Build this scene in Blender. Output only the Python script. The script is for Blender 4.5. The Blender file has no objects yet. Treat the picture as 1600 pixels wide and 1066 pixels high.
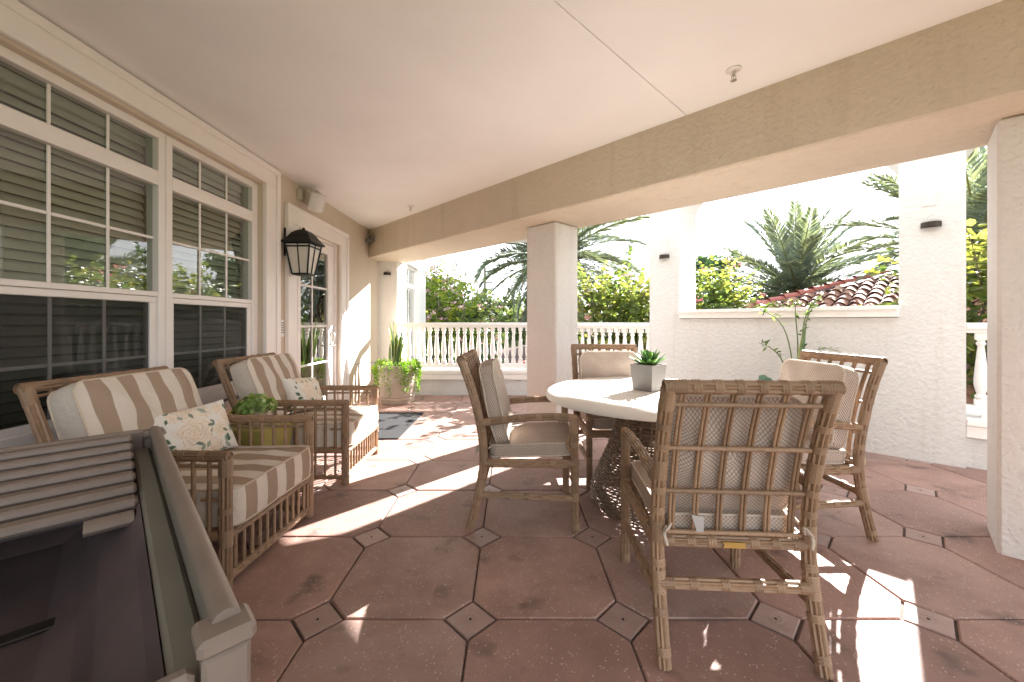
import bpy, math, random
import numpy as np
from mathutils import Vector, Matrix, Euler

random.seed(7)
rng = np.random.default_rng(7)
SC = bpy.context.scene
COL = SC.collection
PI = math.pi
S2 = math.sqrt(0.5)

# ------------------------------------------------------------------ camera, sky, sun, exposure
cam_d = bpy.data.cameras.new('camera')
cam_d.sensor_width = 36.0
cam_d.lens = 36.0 * 622 / 1600
cam_d.shift_y = -29 / 1600
cam_d.clip_start = 0.02
cam_d.clip_end = 3000
cam = bpy.data.objects.new('camera', cam_d)
COL.objects.link(cam)
cam.location = (0, 0, 1.18)
cam.rotation_euler = (PI / 2, 0, 0)
SC.camera = cam

SUN_EL = math.radians(30.3)
SUN_AZ = math.radians(43.2)            # clockwise from +Y, seen from above
world = bpy.data.worlds.new('World')
SC.world = world
world.use_nodes = True
wn = world.node_tree
bg = wn.nodes['Background']
sky = wn.nodes.new('ShaderNodeTexSky')
sky.sky_type = 'NISHITA'
sky.sun_disc = False
sky.sun_elevation = SUN_EL
sky.sun_rotation = SUN_AZ
sky.air_density = 1.0
sky.dust_density = 1.0
sky.ozone_density = 1.0
wb = wn.nodes.new('ShaderNodeMix')
wb.data_type = 'RGBA'
wb.blend_type = 'MULTIPLY'
wb.inputs[0].default_value = 1.0
wb.inputs[7].default_value = (0.965, 0.985, 1.015, 1)     # white balance of the picture
sk1 = wn.nodes.new('ShaderNodeVectorMath')
sk1.operation = 'MULTIPLY_ADD'
sk1.inputs[1].default_value = (3.0, 3.0, 3.0)
sk1.inputs[2].default_value = (1, 1, 1)
wn.links.new(sky.outputs[0], sk1.inputs[0])
sk2 = wn.nodes.new('ShaderNodeVectorMath')
sk2.operation = 'DIVIDE'
wn.links.new(sky.outputs[0], sk2.inputs[0])
wn.links.new(sk1.outputs[0], sk2.inputs[1])
sk3 = wn.nodes.new('ShaderNodeVectorMath')
sk3.operation = 'MULTIPLY'
sk3.inputs[1].default_value = (3.7, 3.7, 3.7)
wn.links.new(sk2.outputs[0], sk3.inputs[0])
wn.links.new(sk3.outputs[0], wb.inputs[6])
wn.links.new(wb.outputs[2], bg.inputs[0])
bg.inputs[1].default_value = 0.15

sun_d = bpy.data.lights.new('sun', 'SUN')
sun_d.energy = 2.0
sun_d.angle = math.radians(0.5)
sun_d.color = (1.0, 0.965, 0.925)
sun = bpy.data.objects.new('sun', sun_d)
COL.objects.link(sun)
sd = Vector((math.sin(SUN_AZ) * math.cos(SUN_EL), math.cos(SUN_AZ) * math.cos(SUN_EL), math.sin(SUN_EL)))
sun.rotation_euler = sd.to_track_quat('Z', 'Y').to_euler()
sun.location = (20, 20, 20)

SC.view_settings.view_transform = 'Standard'
SC.view_settings.look = 'None'
SC.view_settings.gamma = 1.0
SC.view_settings.use_curve_mapping = False
SC.view_settings.exposure = 4.2
SC.render.engine = 'CYCLES'
cy = SC.cycles
cy.max_bounces = 12
cy.diffuse_bounces = 8
cy.glossy_bounces = 4
cy.transparent_max_bounces = 16
cy.caustics_reflective = False
cy.caustics_refractive = False
cy.use_denoising = True
cy.sample_clamp_indirect = 6.0


# ------------------------------------------------------------------ materials
def mat(name):
    m = bpy.data.materials.new(name)
    m.use_nodes = True
    nt = m.node_tree
    return m, nt, nt.nodes['Principled BSDF']


def N(nt, t, **kw):
    n = nt.nodes.new(t)
    for k, v in kw.items():
        if k.startswith('i_'):
            n.inputs[k[2:].replace('_', ' ')].default_value = v
        else:
            setattr(n, k, v)
    return n


def ramp(nt, fac, stops):
    r = nt.nodes.new('ShaderNodeValToRGB')
    el = r.color_ramp.elements
    while len(el) < len(stops):
        el.new(0.5)
    for e, (p, c) in zip(el, stops):
        e.position = p
        e.color = (c[0], c[1], c[2], 1) if isinstance(c, tuple) else (c, c, c, 1)
    nt.links.new(fac, r.inputs[0])
    return r.outputs[0]


def mixc(nt, fac, a, b, mode='MIX'):
    m = nt.nodes.new('ShaderNodeMix')
    m.data_type = 'RGBA'
    m.blend_type = mode
    for s, v in ((m.inputs[0], fac), (m.inputs[6], a), (m.inputs[7], b)):
        if isinstance(v, (int, float)):
            s.default_value = v
        elif isinstance(v, tuple):
            s.default_value = (*v[:3], 1)
        else:
            nt.links.new(v, s)
    return m.outputs[2]


def mth(nt, op, a, b=None, c=None):
    m = nt.nodes.new('ShaderNodeMath')
    m.operation = op
    for i, v in enumerate((a, b, c)):
        if v is None:
            continue
        if isinstance(v, (int, float)):
            m.inputs[i].default_value = v
        else:
            nt.links.new(v, m.inputs[i])
    return m.outputs[0]


def noise(nt, vec, scale, detail=4, rough=0.5, out=0):
    n = nt.nodes.new('ShaderNodeTexNoise')
    n.inputs['Scale'].default_value = scale
    n.inputs['Detail'].default_value = detail
    n.inputs['Roughness'].default_value = rough
    if vec is not None:
        nt.links.new(vec, n.inputs['Vector'])
    return n.outputs[out]


def bump(nt, p, h, strength, dist):
    b = nt.nodes.new('ShaderNodeBump')
    b.inputs['Strength'].default_value = strength
    b.inputs['Distance'].default_value = dist
    nt.links.new(h, b.inputs['Height'])
    nt.links.new(b.outputs[0], p.inputs['Normal'])


def wpos(nt):
    return nt.nodes.new('ShaderNodeNewGeometry').outputs['Position']


def opos(nt):
    return nt.nodes.new('ShaderNodeTexCoord').outputs['Object']


def orand(nt):
    return nt.nodes.new('ShaderNodeObjectInfo').outputs['Random']


def plain(name, col, rough=0.6, metal=0.0, var=0.06, nscale=12.0, bstr=0.0, bscale=60.0, bdist=0.004, spec=0.5):
    m, nt, p = mat(name)
    v = opos(nt)
    nz = noise(nt, v, nscale, 5)
    lo = tuple(c * (1 - var) for c in col)
    hi = tuple(min(1, c * (1 + var)) for c in col)
    nt.links.new(ramp(nt, nz, [(0.3, lo), (0.7, hi)]), p.inputs['Base Color'])
    p.inputs['Roughness'].default_value = rough
    p.inputs['Metallic'].default_value = metal
    p.inputs['Specular IOR Level'].default_value = spec
    if bstr:
        bump(nt, p, noise(nt, v, bscale, 6, 0.6), bstr, bdist)
    return m


def stucco(name, col, strength=0.5, dirt=0.08):
    m, nt, p = mat(name)
    v = wpos(nt)
    a = noise(nt, v, 26, 6, 0.62)
    vor = N(nt, 'ShaderNodeTexVoronoi', feature='SMOOTH_F1', i_Scale=34.0)
    wob = nt.nodes.new('ShaderNodeVectorMath')
    wob.operation = 'MULTIPLY_ADD'
    nt.links.new(noise(nt, v, 18, 2, 0.5, 1), wob.inputs[0])
    wob.inputs[1].default_value = (0.09, 0.09, 0.03)
    nt.links.new(v, wob.inputs[2])
    nt.links.new(wob.outputs[0], vor.inputs['Vector'])
    h = mth(nt, 'ADD', mth(nt, 'MULTIPLY', a, 0.8), mth(nt, 'MULTIPLY', vor.outputs[0], 0.7))
    bump(nt, p, h, strength, 0.016)
    big = noise(nt, v, 1.3, 5, 0.6)
    lo = tuple(c * (1 - dirt) for c in col)
    c1 = ramp(nt, big, [(0.3, lo), (0.65, col)])
    c2 = mixc(nt, ramp(nt, a, [(0.36, 0.4), (0.48, 0.0)]), c1, tuple(c * 0.86 for c in col))
    mp = nt.nodes.new('ShaderNodeMapping')
    mp.inputs['Scale'].default_value = (7.0, 7.0, 0.55)
    nt.links.new(v, mp.inputs[0])
    sk = noise(nt, mp.outputs[0], 1.0, 5, 0.65)
    c2 = mixc(nt, ramp(nt, sk, [(0.54, 0.0), (0.74, 0.55)]), c2, tuple(k_ * f_ for k_, f_ in zip(col, (0.80, 0.77, 0.72))))
    nt.links.new(c2, p.inputs['Base Color'])
    p.inputs['Roughness'].default_value = 0.85
    p.inputs['Specular IOR Level'].default_value = 0.25
    return m


M = {}
M['ceiling'] = plain('ceiling_paint', (0.84, 0.82, 0.80), 0.8, var=0.035, nscale=1.6, bstr=0.22, bscale=55)
M['tan'] = stucco('tan_stucco', (0.63, 0.535, 0.425), 0.5)
M['tansmooth'] = plain('tan_wall_paint', (0.59, 0.50, 0.40), 0.75, var=0.04, nscale=2, bstr=0.2, bscale=90)
M['white_stucco'] = stucco('white_stucco', (0.66, 0.655, 0.645), 0.45, 0.06)
M['column'] = stucco('column_stucco', (0.72, 0.69, 0.665), 0.5, 0.06)
M['white'] = plain('white_trim_paint', (0.82, 0.775, 0.75), 0.45, var=0.03, nscale=3, bstr=0.06, bscale=40)
M['vinyl'] = plain('white_vinyl', (0.80, 0.755, 0.735), 0.35, var=0.02)
M['rail'] = plain('railing_white', (0.83, 0.81, 0.79), 0.5, var=0.03, nscale=8)
M['black'] = plain('black_iron', (0.010, 0.010, 0.010), 0.5, metal=0.4, var=0.2)
M['dark'] = plain('painted_hole_shade', (0.02, 0.018, 0.017), 0.9)
M['joint'] = plain('joint_sand', (0.115, 0.085, 0.074), 0.95, var=0.3, nscale=30)
M['steel'] = plain('brushed_steel', (0.55, 0.53, 0.50), 0.3, metal=0.9)
M['brass'] = plain('brass_plate', (0.50, 0.33, 0.10), 0.4, metal=0.6)
M['bronze'] = plain('bronze_fixture', (0.045, 0.035, 0.03), 0.45, metal=0.5)
M['greyplastic'] = plain('grey_plastic', (0.16, 0.15, 0.14), 0.5)
M['whiteplastic'] = plain('white_plastic', (0.76, 0.73, 0.70), 0.4)
M['speakergrille'] = plain('speaker_grille', (0.66, 0.63, 0.60), 0.6, bstr=0.3, bscale=500)
M['speakerbody'] = plain('speaker_body', (0.52, 0.47, 0.42), 0.5)
M['tabletop'] = plain('table_concrete', (0.78, 0.745, 0.70), 0.55, var=0.04, nscale=6, bstr=0.08, bscale=120)
M['rubbermat'] = plain('rubber_mat', (0.04, 0.04, 0.042), 0.95, spec=.1, var=0.15, nscale=60, bstr=0.5, bscale=350)
M['resin'] = plain('taupe_resin', (0.21, 0.165, 0.138), 0.5, var=0.10, nscale=9, bstr=0.12, bscale=80)
M['resin_panel'] = plain('grey_green_resin', (0.18, 0.165, 0.135), 0.55, var=0.12, nscale=5)
M['basin'] = plain('dark_basin', (0.095, 0.072, 0.074), 0.4, spec=.4, var=0.3, nscale=4, bstr=0.15, bscale=30)
M['groove_shade'] = plain('groove_shade', (0.015, 0.013, 0.012), 0.6, var=0.3)
M['rust'] = plain('rusty_drain', (0.10, 0.055, 0.035), 0.7, var=0.4, nscale=90)
M['potclay'] = plain('large_pot_glaze', (0.44, 0.36, 0.295), 0.55, var=0.10, nscale=5, bstr=0.1, bscale=20)
M['potgrey'] = plain('grey_planter', (0.17, 0.158, 0.145), 0.5, metal=0.15, var=0.05)
M['soil'] = plain('potting_soil', (0.035, 0.026, 0.018), 0.95, var=0.4, nscale=70, bstr=0.8, bscale=90, bdist=0.02)
M['yellow'] = plain('yellow_glaze', (0.36, 0.315, 0.09), 0.3, var=0.08)
M['bark'] = plain('bark', (0.15, 0.115, 0.085), 0.9, var=0.4, nscale=14, bstr=0.9, bscale=18, bdist=0.05)
M['palmbark'] = plain('palm_bark', (0.19, 0.15, 0.115), 0.95, var=0.4, nscale=10, bstr=1.0, bscale=9, bdist=0.08)
M['polewood'] = plain('pole_wood', (0.17, 0.145, 0.12), 0.9, var=0.2)
M['asphalt'] = plain('asphalt', (0.055, 0.053, 0.052), 0.9, var=0.2, nscale=3)
M['concrete'] = plain('pale_concrete', (0.42, 0.40, 0.37), 0.85, var=0.1, nscale=1)
M['roofwall'] = plain('neighbour_wall', (0.60, 0.50, 0.40), 0.85, var=0.05, nscale=1)
M['ridge'] = plain('ridge_tile_clay', (0.30, 0.085, 0.060), 0.6, var=0.2, nscale=6)
M['deck'] = plain('roof_underlay', (0.07, 0.030, 0.026), 0.9, var=0.2)
M['hose'] = plain('grey_hose', (0.30, 0.31, 0.33), 0.5)
M['label_white'] = plain('care_label', (0.42, 0.40, 0.385), 0.8, var=0.05)
M['room'] = plain('room_paint', (0.22, 0.20, 0.18), 0.9)
M['carpaint'] = plain('white_car_paint', (0.72, 0.72, 0.73), 0.2, var=0.01)
M['tyre'] = plain('tyre_rubber', (0.02, 0.02, 0.02), 0.8)
M['lampglass'] = plain('frosted_glass', (0.62, 0.585, 0.53), 0.25, var=0.05, nscale=4)


def m_paver():
    m, nt, p = mat('terracotta_paver')
    w = wpos(nt)
    r = orand(nt)
    big = noise(nt, w, 2.6, 6, 0.62)
    med = noise(nt, w, 11, 6, 0.65)
    base = ramp(nt, r, [(0.0, (0.275, 0.172, 0.148)), (0.35, (0.375, 0.224, 0.188)), (0.65, (0.46, 0.290, 0.240)), (1.0, (0.375, 0.268, 0.238))])
    c = mixc(nt, ramp(nt, big, [(0.36, 0.75), (0.62, 0.0)]), base, (0.235, 0.138, 0.113))
    c = mixc(nt, ramp(nt, med, [(0.42, 0.0), (0.72, 0.45)]), c, (0.40, 0.250, 0.195))
    # dark blotches
    st = noise(nt, w, 4.7, 3, 0.5)
    c = mixc(nt, ramp(nt, st, [(0.60, 0.0), (0.72, 0.7)]), c, (0.075, 0.050, 0.042))
    # pale aggregate flecks
    v1 = N(nt, 'ShaderNodeTexVoronoi', i_Scale=62.0)
    nt.links.new(w, v1.inputs['Vector'])
    v2 = N(nt, 'ShaderNodeTexVoronoi', i_Scale=27.0)
    nt.links.new(w, v2.inputs['Vector'])
    f1 = ramp(nt, v1.outputs[0], [(0.15, 0.9), (0.25, 0.0)])
    sel = ramp(nt, noise(nt, w, 30, 2), [(0.46, 0.0), (0.52, 1.0)])
    c = mixc(nt, mth(nt, 'MULTIPLY', f1, sel), c, (0.60, 0.47, 0.39))
    f2 = ramp(nt, v2.outputs[0], [(0.07, 0.8), (0.13, 0.0)])
    sel2 = ramp(nt, noise(nt, w, 9, 2), [(0.52, 0.0), (0.58, 1.0)])
    c = mixc(nt, mth(nt, 'MULTIPLY', f2, sel2), c, (0.66, 0.54, 0.46))
    fine = noise(nt, w, 240, 3, 0.7)
    c = mixc(nt, ramp(nt, fine, [(0.35, 0.35), (0.6, 0.0)]), c, (0.15, 0.082, 0.064))
    nt.links.new(c, p.inputs['Base Color'])
    p.inputs['Roughness'].default_value = 0.62
    p.inputs['Specular IOR Level'].default_value = 0.5
    bump(nt, p, mth(nt, 'ADD', fine, mth(nt, 'MULTIPLY', med, 0.8)), 0.55, 0.004)
    return m


def m_inset():
    m, nt, p = mat('inset_paver')
    w = wpos(nt)
    r = orand(nt)
    base = ramp(nt, r, [(0.0, (0.325, 0.220, 0.192)), (0.5, (0.385, 0.270, 0.238)), (1.0, (0.42, 0.315, 0.285))])
    c = mixc(nt, ramp(nt, noise(nt, w, 14, 6, 0.6), [(0.35, 0.5), (0.65, 0.0)]), base, (0.25, 0.165, 0.142))
    nt.links.new(c, p.inputs['Base Color'])
    p.inputs['Roughness'].default_value = 0.5
    bump(nt, p, noise(nt, w, 120, 4), 0.15, 0.003)
    return m


def m_rattan(name, c1, c2, c3):
    m, nt, p = mat(name)
    v = opos(nt)
    r = orand(nt)
    nz = noise(nt, v, 46, 4, 0.6)
    big = noise(nt, v, 7, 3)
    c = ramp(nt, nz, [(0.28, c1), (0.5, c2), (0.75, c3)])
    c = mixc(nt, ramp(nt, big, [(0.35, 0.4), (0.6, 0.0)]), c, c1)
    hv = nt.nodes.new('ShaderNodeHueSaturation')
    nt.links.new(mth(nt, 'ADD', mth(nt, 'MULTIPLY', r, 0.35), 0.82), hv.inputs['Value'])
    nt.links.new(c, hv.inputs['Color'])
    nt.links.new(hv.outputs[0], p.inputs['Base Color'])
    p.inputs['Roughness'].default_value = 0.48
    bump(nt, p, noise(nt, v, 180, 3), 0.2, 0.002)
    return m


def m_weave():
    m, nt, p = mat('woven_cushion_fabric')
    v = opos(nt)
    s = nt.nodes.new('ShaderNodeSeparateXYZ')
    nt.links.new(v, s.inputs[0])
    k = PI / 0.0155
    yz = mth(nt, 'ADD', s.outputs[1], s.outputs[2])
    a = mth(nt, 'MULTIPLY', mth(nt, 'ADD', s.outputs[0], yz), k)
    b = mth(nt, 'MULTIPLY', mth(nt, 'SUBTRACT', s.outputs[0], yz), k)
    la = mth(nt, 'ABSOLUTE', mth(nt, 'SINE', a))
    lb = mth(nt, 'ABSOLUTE', mth(nt, 'SINE', b))
    mn = mth(nt, 'MINIMUM', la, lb)
    big = noise(nt, v, 9, 3)
    light = ramp(nt, big, [(0.3, (0.45, 0.375, 0.32)), (0.7, (0.53, 0.45, 0.39))])
    c = mixc(nt, ramp(nt, mn, [(0.14, 1.0), (0.42, 0.0)]), light, (0.20, 0.145, 0.112))
    fine = noise(nt, v, 700, 2)
    c = mixc(nt, 0.25, c, fine, 'OVERLAY')
    nt.links.new(c, p.inputs['Base Color'])
    p.inputs['Roughness'].default_value = 0.9
    p.inputs['Specular IOR Level'].default_value = 0.15
    bump(nt, p, mn, 0.35, 0.003)
    return m


def m_stripe():
    m, nt, p = mat('striped_canvas')
    v = opos(nt)
    s = nt.nodes.new('ShaderNodeSeparateXYZ')
    nt.links.new(v, s.inputs[0])
    wob = mth(nt, 'MULTIPLY', mth(nt, 'SUBTRACT', noise(nt, v, 5, 2), 0.5), 0.005)
    ph = mth(nt, 'FRACT', mth(nt, 'ADD', mth(nt, 'DIVIDE', mth(nt, 'ADD', s.outputs[0], wob), 0.152), 20.27))
    st = ramp(nt, ph, [(0.0, 0.0), (0.015, 1.0), (0.49, 1.0), (0.505, 0.0)])
    fine = noise(nt, v, 520, 2)
    a = mixc(nt, 0.2, (0.36, 0.27, 0.20), fine, 'OVERLAY')
    b = mixc(nt, 0.2, (0.66, 0.59, 0.515), fine, 'OVERLAY')
    nt.links.new(mixc(nt, st, a, b), p.inputs['Base Color'])
    p.inputs['Roughness'].default_value = 0.85
    p.inputs['Specular IOR Level'].default_value = 0.15
    bump(nt, p, mth(nt, 'ADD', noise(nt, v, 300, 2), mth(nt, 'MULTIPLY', noise(nt, v, 13, 4), 5.0)), 0.45, 0.008)
    return m


def m_vcol(name, rough=0.85, bstr=0.2):
    m, nt, p = mat(name)
    a = N(nt, 'ShaderNodeAttribute', attribute_name='Col')
    nt.links.new(a.outputs['Color'], p.inputs['Base Color'])
    p.inputs['Roughness'].default_value = rough
    p.inputs['Specular IOR Level'].default_value = 0.2
    bump(nt, p, noise(nt, opos(nt), 420, 2), bstr, 0.002)
    return m


def m_leaf(name, trans=0.5, rough=0.45, gain=1.0):
    """Leaf: colour from the mesh attribute Col, light passes through."""
    m, nt, p = mat(name)
    a = N(nt, 'ShaderNodeAttribute', attribute_name='Col')
    nt.links.new(a.outputs['Color'], p.inputs['Base Color'])
    p.inputs['Roughness'].default_value = rough
    p.inputs['Specular IOR Level'].default_value = 0.35
    t = nt.nodes.new('ShaderNodeBsdfTranslucent')
    tc = mixc(nt, 1.0, a.outputs['Color'], (1.35 * gain, 1.3 * gain, 0.7 * gain), 'MULTIPLY')
    nt.links.new(tc, t.inputs[0])
    mx = nt.nodes.new('ShaderNodeMixShader')
    mx.inputs[0].default_value = trans
    nt.links.new(p.outputs[0], mx.inputs[1])
    nt.links.new(t.outputs[0], mx.inputs[2])
    nt.links.new(mx.outputs[0], nt.nodes['Material Output'].inputs[0])
    return m


def m_glass(name, tint, refl=1.0, base=0.04):
    """Thin pane: Fresnel mirror over clear tinted glass."""
    m, nt, p = mat(name)
    nt.nodes.remove(p)
    tr = nt.nodes.new('ShaderNodeBsdfTransparent')
    tr.inputs[0].default_value = (*tint, 1)
    gl = nt.nodes.new('ShaderNodeBsdfGlossy')
    gl.inputs['Roughness'].default_value = 0.0
    fr = N(nt, 'ShaderNodeFresnel', i_IOR=1.5)
    f = mth(nt, 'MINIMUM', mth(nt, 'ADD', mth(nt, 'MULTIPLY', fr.outputs[0], 1.85 * refl), base), 1.0)
    bf = nt.nodes.new('ShaderNodeNewGeometry').outputs['Backfacing']
    f = mth(nt, 'MULTIPLY', f, mth(nt, 'SUBTRACT', 1.0, bf))     # only the outer face of a pane mirrors
    mx = nt.nodes.new('ShaderNodeMixShader')
    nt.links.new(f, mx.inputs[0])
    nt.links.new(tr.outputs[0], mx.inputs[1])
    nt.links.new(gl.outputs[0], mx.inputs[2])
    nt.links.new(mx.outputs[0], nt.nodes['Material Output'].inputs[0])
    return m


def m_screen():
    m, nt, p = mat('insect_screen')
    p.inputs['Base Color'].default_value = (0.016, 0.016, 0.017, 1)
    p.inputs['Roughness'].default_value = 0.7
    tr = nt.nodes.new('ShaderNodeBsdfTransparent')
    mx = nt.nodes.new('ShaderNodeMixShader')
    mx.inputs[0].default_value = 0.38
    nt.links.new(tr.outputs[0], mx.inputs[1])
    nt.links.new(p.outputs[0], mx.inputs[2])
    nt.links.new(mx.outputs[0], nt.nodes['Material Output'].inputs[0])
    return m


def m_rooftile():
    m, nt, p = mat('clay_roof_tile')
    r = orand(nt)
    w = wpos(nt)
    c = ramp(nt, r, [(0.0, (0.235, 0.085, 0.060)), (0.45, (0.36, 0.165, 0.105)), (0.75, (0.43, 0.25, 0.16)), (1.0, (0.27, 0.11, 0.085))])
    c = mixc(nt, ramp(nt, noise(nt, w, 7, 5), [(0.4, 0.5), (0.65, 0.0)]), c, (0.12, 0.055, 0.045))
    nt.links.new(c, p.inputs['Base Color'])
    p.inputs['Roughness'].default_value = 0.7
    return m


def m_grass():
    m, nt, p = mat('lawn')
    w = wpos(nt)
    c = ramp(nt, noise(nt, w, 0.5, 8, 0.7), [(0.3, (0.030, 0.055, 0.014)), (0.55, (0.065, 0.095, 0.024)), (0.75, (0.11, 0.12, 0.04))])
    nt.links.new(c, p.inputs['Base Color'])
    p.inputs['Roughness'].default_value = 0.95
    return m


M['paver'] = m_paver()
M['inset'] = m_inset()
M['cane'] = m_rattan('rattan_cane', (0.225, 0.138, 0.080), (0.285, 0.182, 0.110), (0.335, 0.222, 0.140))
M['bind'] = m_rattan('rattan_binding', (0.255, 0.160, 0.095), (0.305, 0.198, 0.122), (0.36, 0.242, 0.156))
M['wicker'] = m_rattan('woven_wicker', (0.095, 0.063, 0.040), (0.185, 0.128, 0.080), (0.28, 0.200, 0.130))
M['weave'] = m_weave()
M['stripe'] = m_stripe()
M['piping'] = plain('cream_piping', (0.56, 0.47, 0.37), 0.8, var=0.1, nscale=80)
M['weavepipe'] = plain('fabric_piping', (0.50, 0.43, 0.36), 0.85, var=0.15, nscale=150)
M['floral'] = m_vcol('floral_print')
M['leaf'] = m_leaf('broad_leaf', 0.55)
M['frond'] = m_leaf('palm_leaf', 0.25, 0.35)
M['farleaf'] = m_leaf('distant_leaf', 0.3, 0.6)
M['succulent'] = m_leaf('succulent_leaf', 0.15, 0.35)
M['petal'] = m_leaf('petal', 0.4, 0.6)
M['glass'] = m_glass('window_glass', (0.81, 0.845, 0.80), 1.35, 0.035)
M['doorglass'] = m_glass('door_glass', (0.62, 0.70, 0.58), 1.3, 0.10)
M['screen'] = m_screen()
M['blind'] = plain('blind_slat', (0.60, 0.60, 0.555), 0.55, var=0.03)
M['rooftile'] = m_rooftile()
M['grass'] = m_grass()


# ------------------------------------------------------------------ mesh tools
class MB:
    def __init__(s):
        s.v = []
        s.f = []
        s.m = []
        s.c = None

    def add(s, vs, fs, mi=0):
        o = len(s.v)
        s.v.extend([tuple(v) for v in vs])
        s.f.extend([tuple(i + o for i in f) for f in fs])
        s.m.extend([mi] * len(fs))
        return s

    def box(s, lo, hi, mi=0, bev=0.0, xf=None):
        x0, y0, z0 = lo
        x1, y1, z1 = hi
        if bev <= 0:
            vs = [(x0, y0, z0), (x1, y0, z0), (x1, y1, z0), (x0, y1, z0), (x0, y0, z1), (x1, y0, z1), (x1, y1, z1), (x0, y1, z1)]
            fs = [(3, 2, 1, 0), (4, 5, 6, 7), (0, 1, 5, 4), (1, 2, 6, 5), (2, 3, 7, 6), (3, 0, 4, 7)]
        else:
            b = min(bev, (x1 - x0) * .45, (y1 - y0) * .45, (z1 - z0) * .45)
            vs = []
            for X, dx in ((x0, b), (x1, -b)):
                for Y, dy in ((y0, b), (y1, -b)):
                    for Z, dz in ((z0, b), (z1, -b)):
                        vs += [(X, Y + dy, Z + dz), (X + dx, Y, Z + dz), (X + dx, Y + dy, Z)]
            ix = lambda a, b_, c, k: ((a * 2 + b_) * 2 + c) * 3 + k
            fs = []
            for a in (0, 1):
                q = [ix(a, 0, 0, 0), ix(a, 1, 0, 0), ix(a, 1, 1, 0), ix(a, 0, 1, 0)]
                fs.append(q if a else q[::-1])
                q = [ix(0, a, 0, 1), ix(1, a, 0, 1), ix(1, a, 1, 1), ix(0, a, 1, 1)]
                fs.append(q[::-1] if a else q)
                q = [ix(0, 0, a, 2), ix(1, 0, a, 2), ix(1, 1, a, 2), ix(0, 1, a, 2)]
                fs.append(q if a else q[::-1])
            for a in (0, 1):
                for c in (0, 1):
                    fs.append((ix(a, c, 0, 0), ix(a, c, 1, 0), ix(a, c, 1, 1), ix(a, c, 0, 1)))
                    fs.append((ix(a, 0, c, 0), ix(a, 1, c, 0), ix(a, 1, c, 2), ix(a, 0, c, 2)))
                    fs.append((ix(0, a, c, 1), ix(1, a, c, 1), ix(1, a, c, 2), ix(0, a, c, 2)))
                    for d in (0, 1):
                        fs.append((ix(a, c, d, 0), ix(a, c, d, 1), ix(a, c, d, 2)))
        if xf:
            vs = [xf(*v) for v in vs]
        return s.add(vs, fs, mi)

    def prism(s, poly, z0, z1, mi=0, xf=None, bev=0.0):
        n = len(poly)
        vs = [(x, y, z0) for x, y in poly]
        if bev:
            cx = sum(p[0] for p in poly) / n
            cy_ = sum(p[1] for p in poly) / n
            def inset(p):
                d = math.hypot(p[0] - cx, p[1] - cy_)
                k = (d - bev) / d
                return (cx + (p[0] - cx) * k, cy_ + (p[1] - cy_) * k)
            vs += [(x, y, z1 - bev * .8) for x, y in poly] + [(*inset(p), z1) for p in poly]
            fs = [tuple(range(2 * n, 3 * n)), tuple(range(n - 1, -1, -1))]
            for k in (0, 1):
                for i in range(n):
                    j = (i + 1) % n
                    fs.append((k * n + i, k * n + j, (k + 1) * n + j, (k + 1) * n + i))
        else:
            vs += [(x, y, z1) for x, y in poly]
            fs = [tuple(range(n, 2 * n)), tuple(range(n - 1, -1, -1))]
            for i in range(n):
                j = (i + 1) % n
                fs.append((i, j, n + j, n + i))
        if xf:
            vs = [xf(*v) for v in vs]
        return s.add(vs, fs, mi)

    def lathe(s, prof, n=24, c=(0, 0, 0), mi=0, close=True, wob=None):
        vs, fs = [], []
        for k, (r, z) in enumerate(prof):
            for i in range(n):
                a = 2 * PI * i / n
                rr = r * (wob(a, z) if wob else 1)
                vs.append((c[0] + rr * math.cos(a), c[1] + rr * math.sin(a), c[2] + z))
        for k in range(len(prof) - 1):
            for i in range(n):
                j = (i + 1) % n
                fs.append((k * n + i, k * n + j, (k + 1) * n + j, (k + 1) * n + i))
        if close:
            fs.append(tuple(range(n - 1, -1, -1)))
            fs.append(tuple(range((len(prof) - 1) * n, len(prof) * n)))
        return s.add(vs, fs, mi)

    def tube(s, path, r, n=8, lobes=0, depth=0.16, mi=0, cap=True, closed=False, flat=None, ridge=None):
        """Sweep a round (or reeded) section along a path. r: number or list."""
        P = [Vector(p) for p in path]
        m = len(P)
        rad = r if isinstance(r, (list, tuple)) else [r] * m
        up = None
        vs, fs = [], []
        for k in range(m):
            if closed:
                t = (P[(k + 1) % m] - P[k - 1]).normalized()
            else:
                t = (P[min(k + 1, m - 1)] - P[max(k - 1, 0)]).normalized()
            if up is None:
                a = Vector((0, 0, 1)) if abs(t.z) < 0.9 else Vector((1, 0, 0))
                up = (a - t * a.dot(t)).normalized()
            else:
                up = (up - t * up.dot(t)).normalized()
            sd_ = t.cross(up)
            for i in range(n):
                an = 2 * PI * i / n
                rr = rad[k]
                if lobes:
                    rr *= 1 - depth + depth * abs(math.cos(lobes * an / 2))
                fx, fy = flat if flat else (1, 1)
                vs.append(P[k] + sd_ * (rr * math.cos(an) * fx) + up * (rr * math.sin(an) * fy))
        for k in range(m if closed else m - 1):
            k2 = (k + 1) % m
            for i in range(n):
                j = (i + 1) % n
                fs.append((k * n + i, k * n + j, k2 * n + j, k2 * n + i))
        if cap and not closed:
            fs.append(tuple(range(n - 1, -1, -1)))
            fs.append(tuple(range((m - 1) * n, m * n)))
        return s.add(vs, fs, mi)

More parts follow.
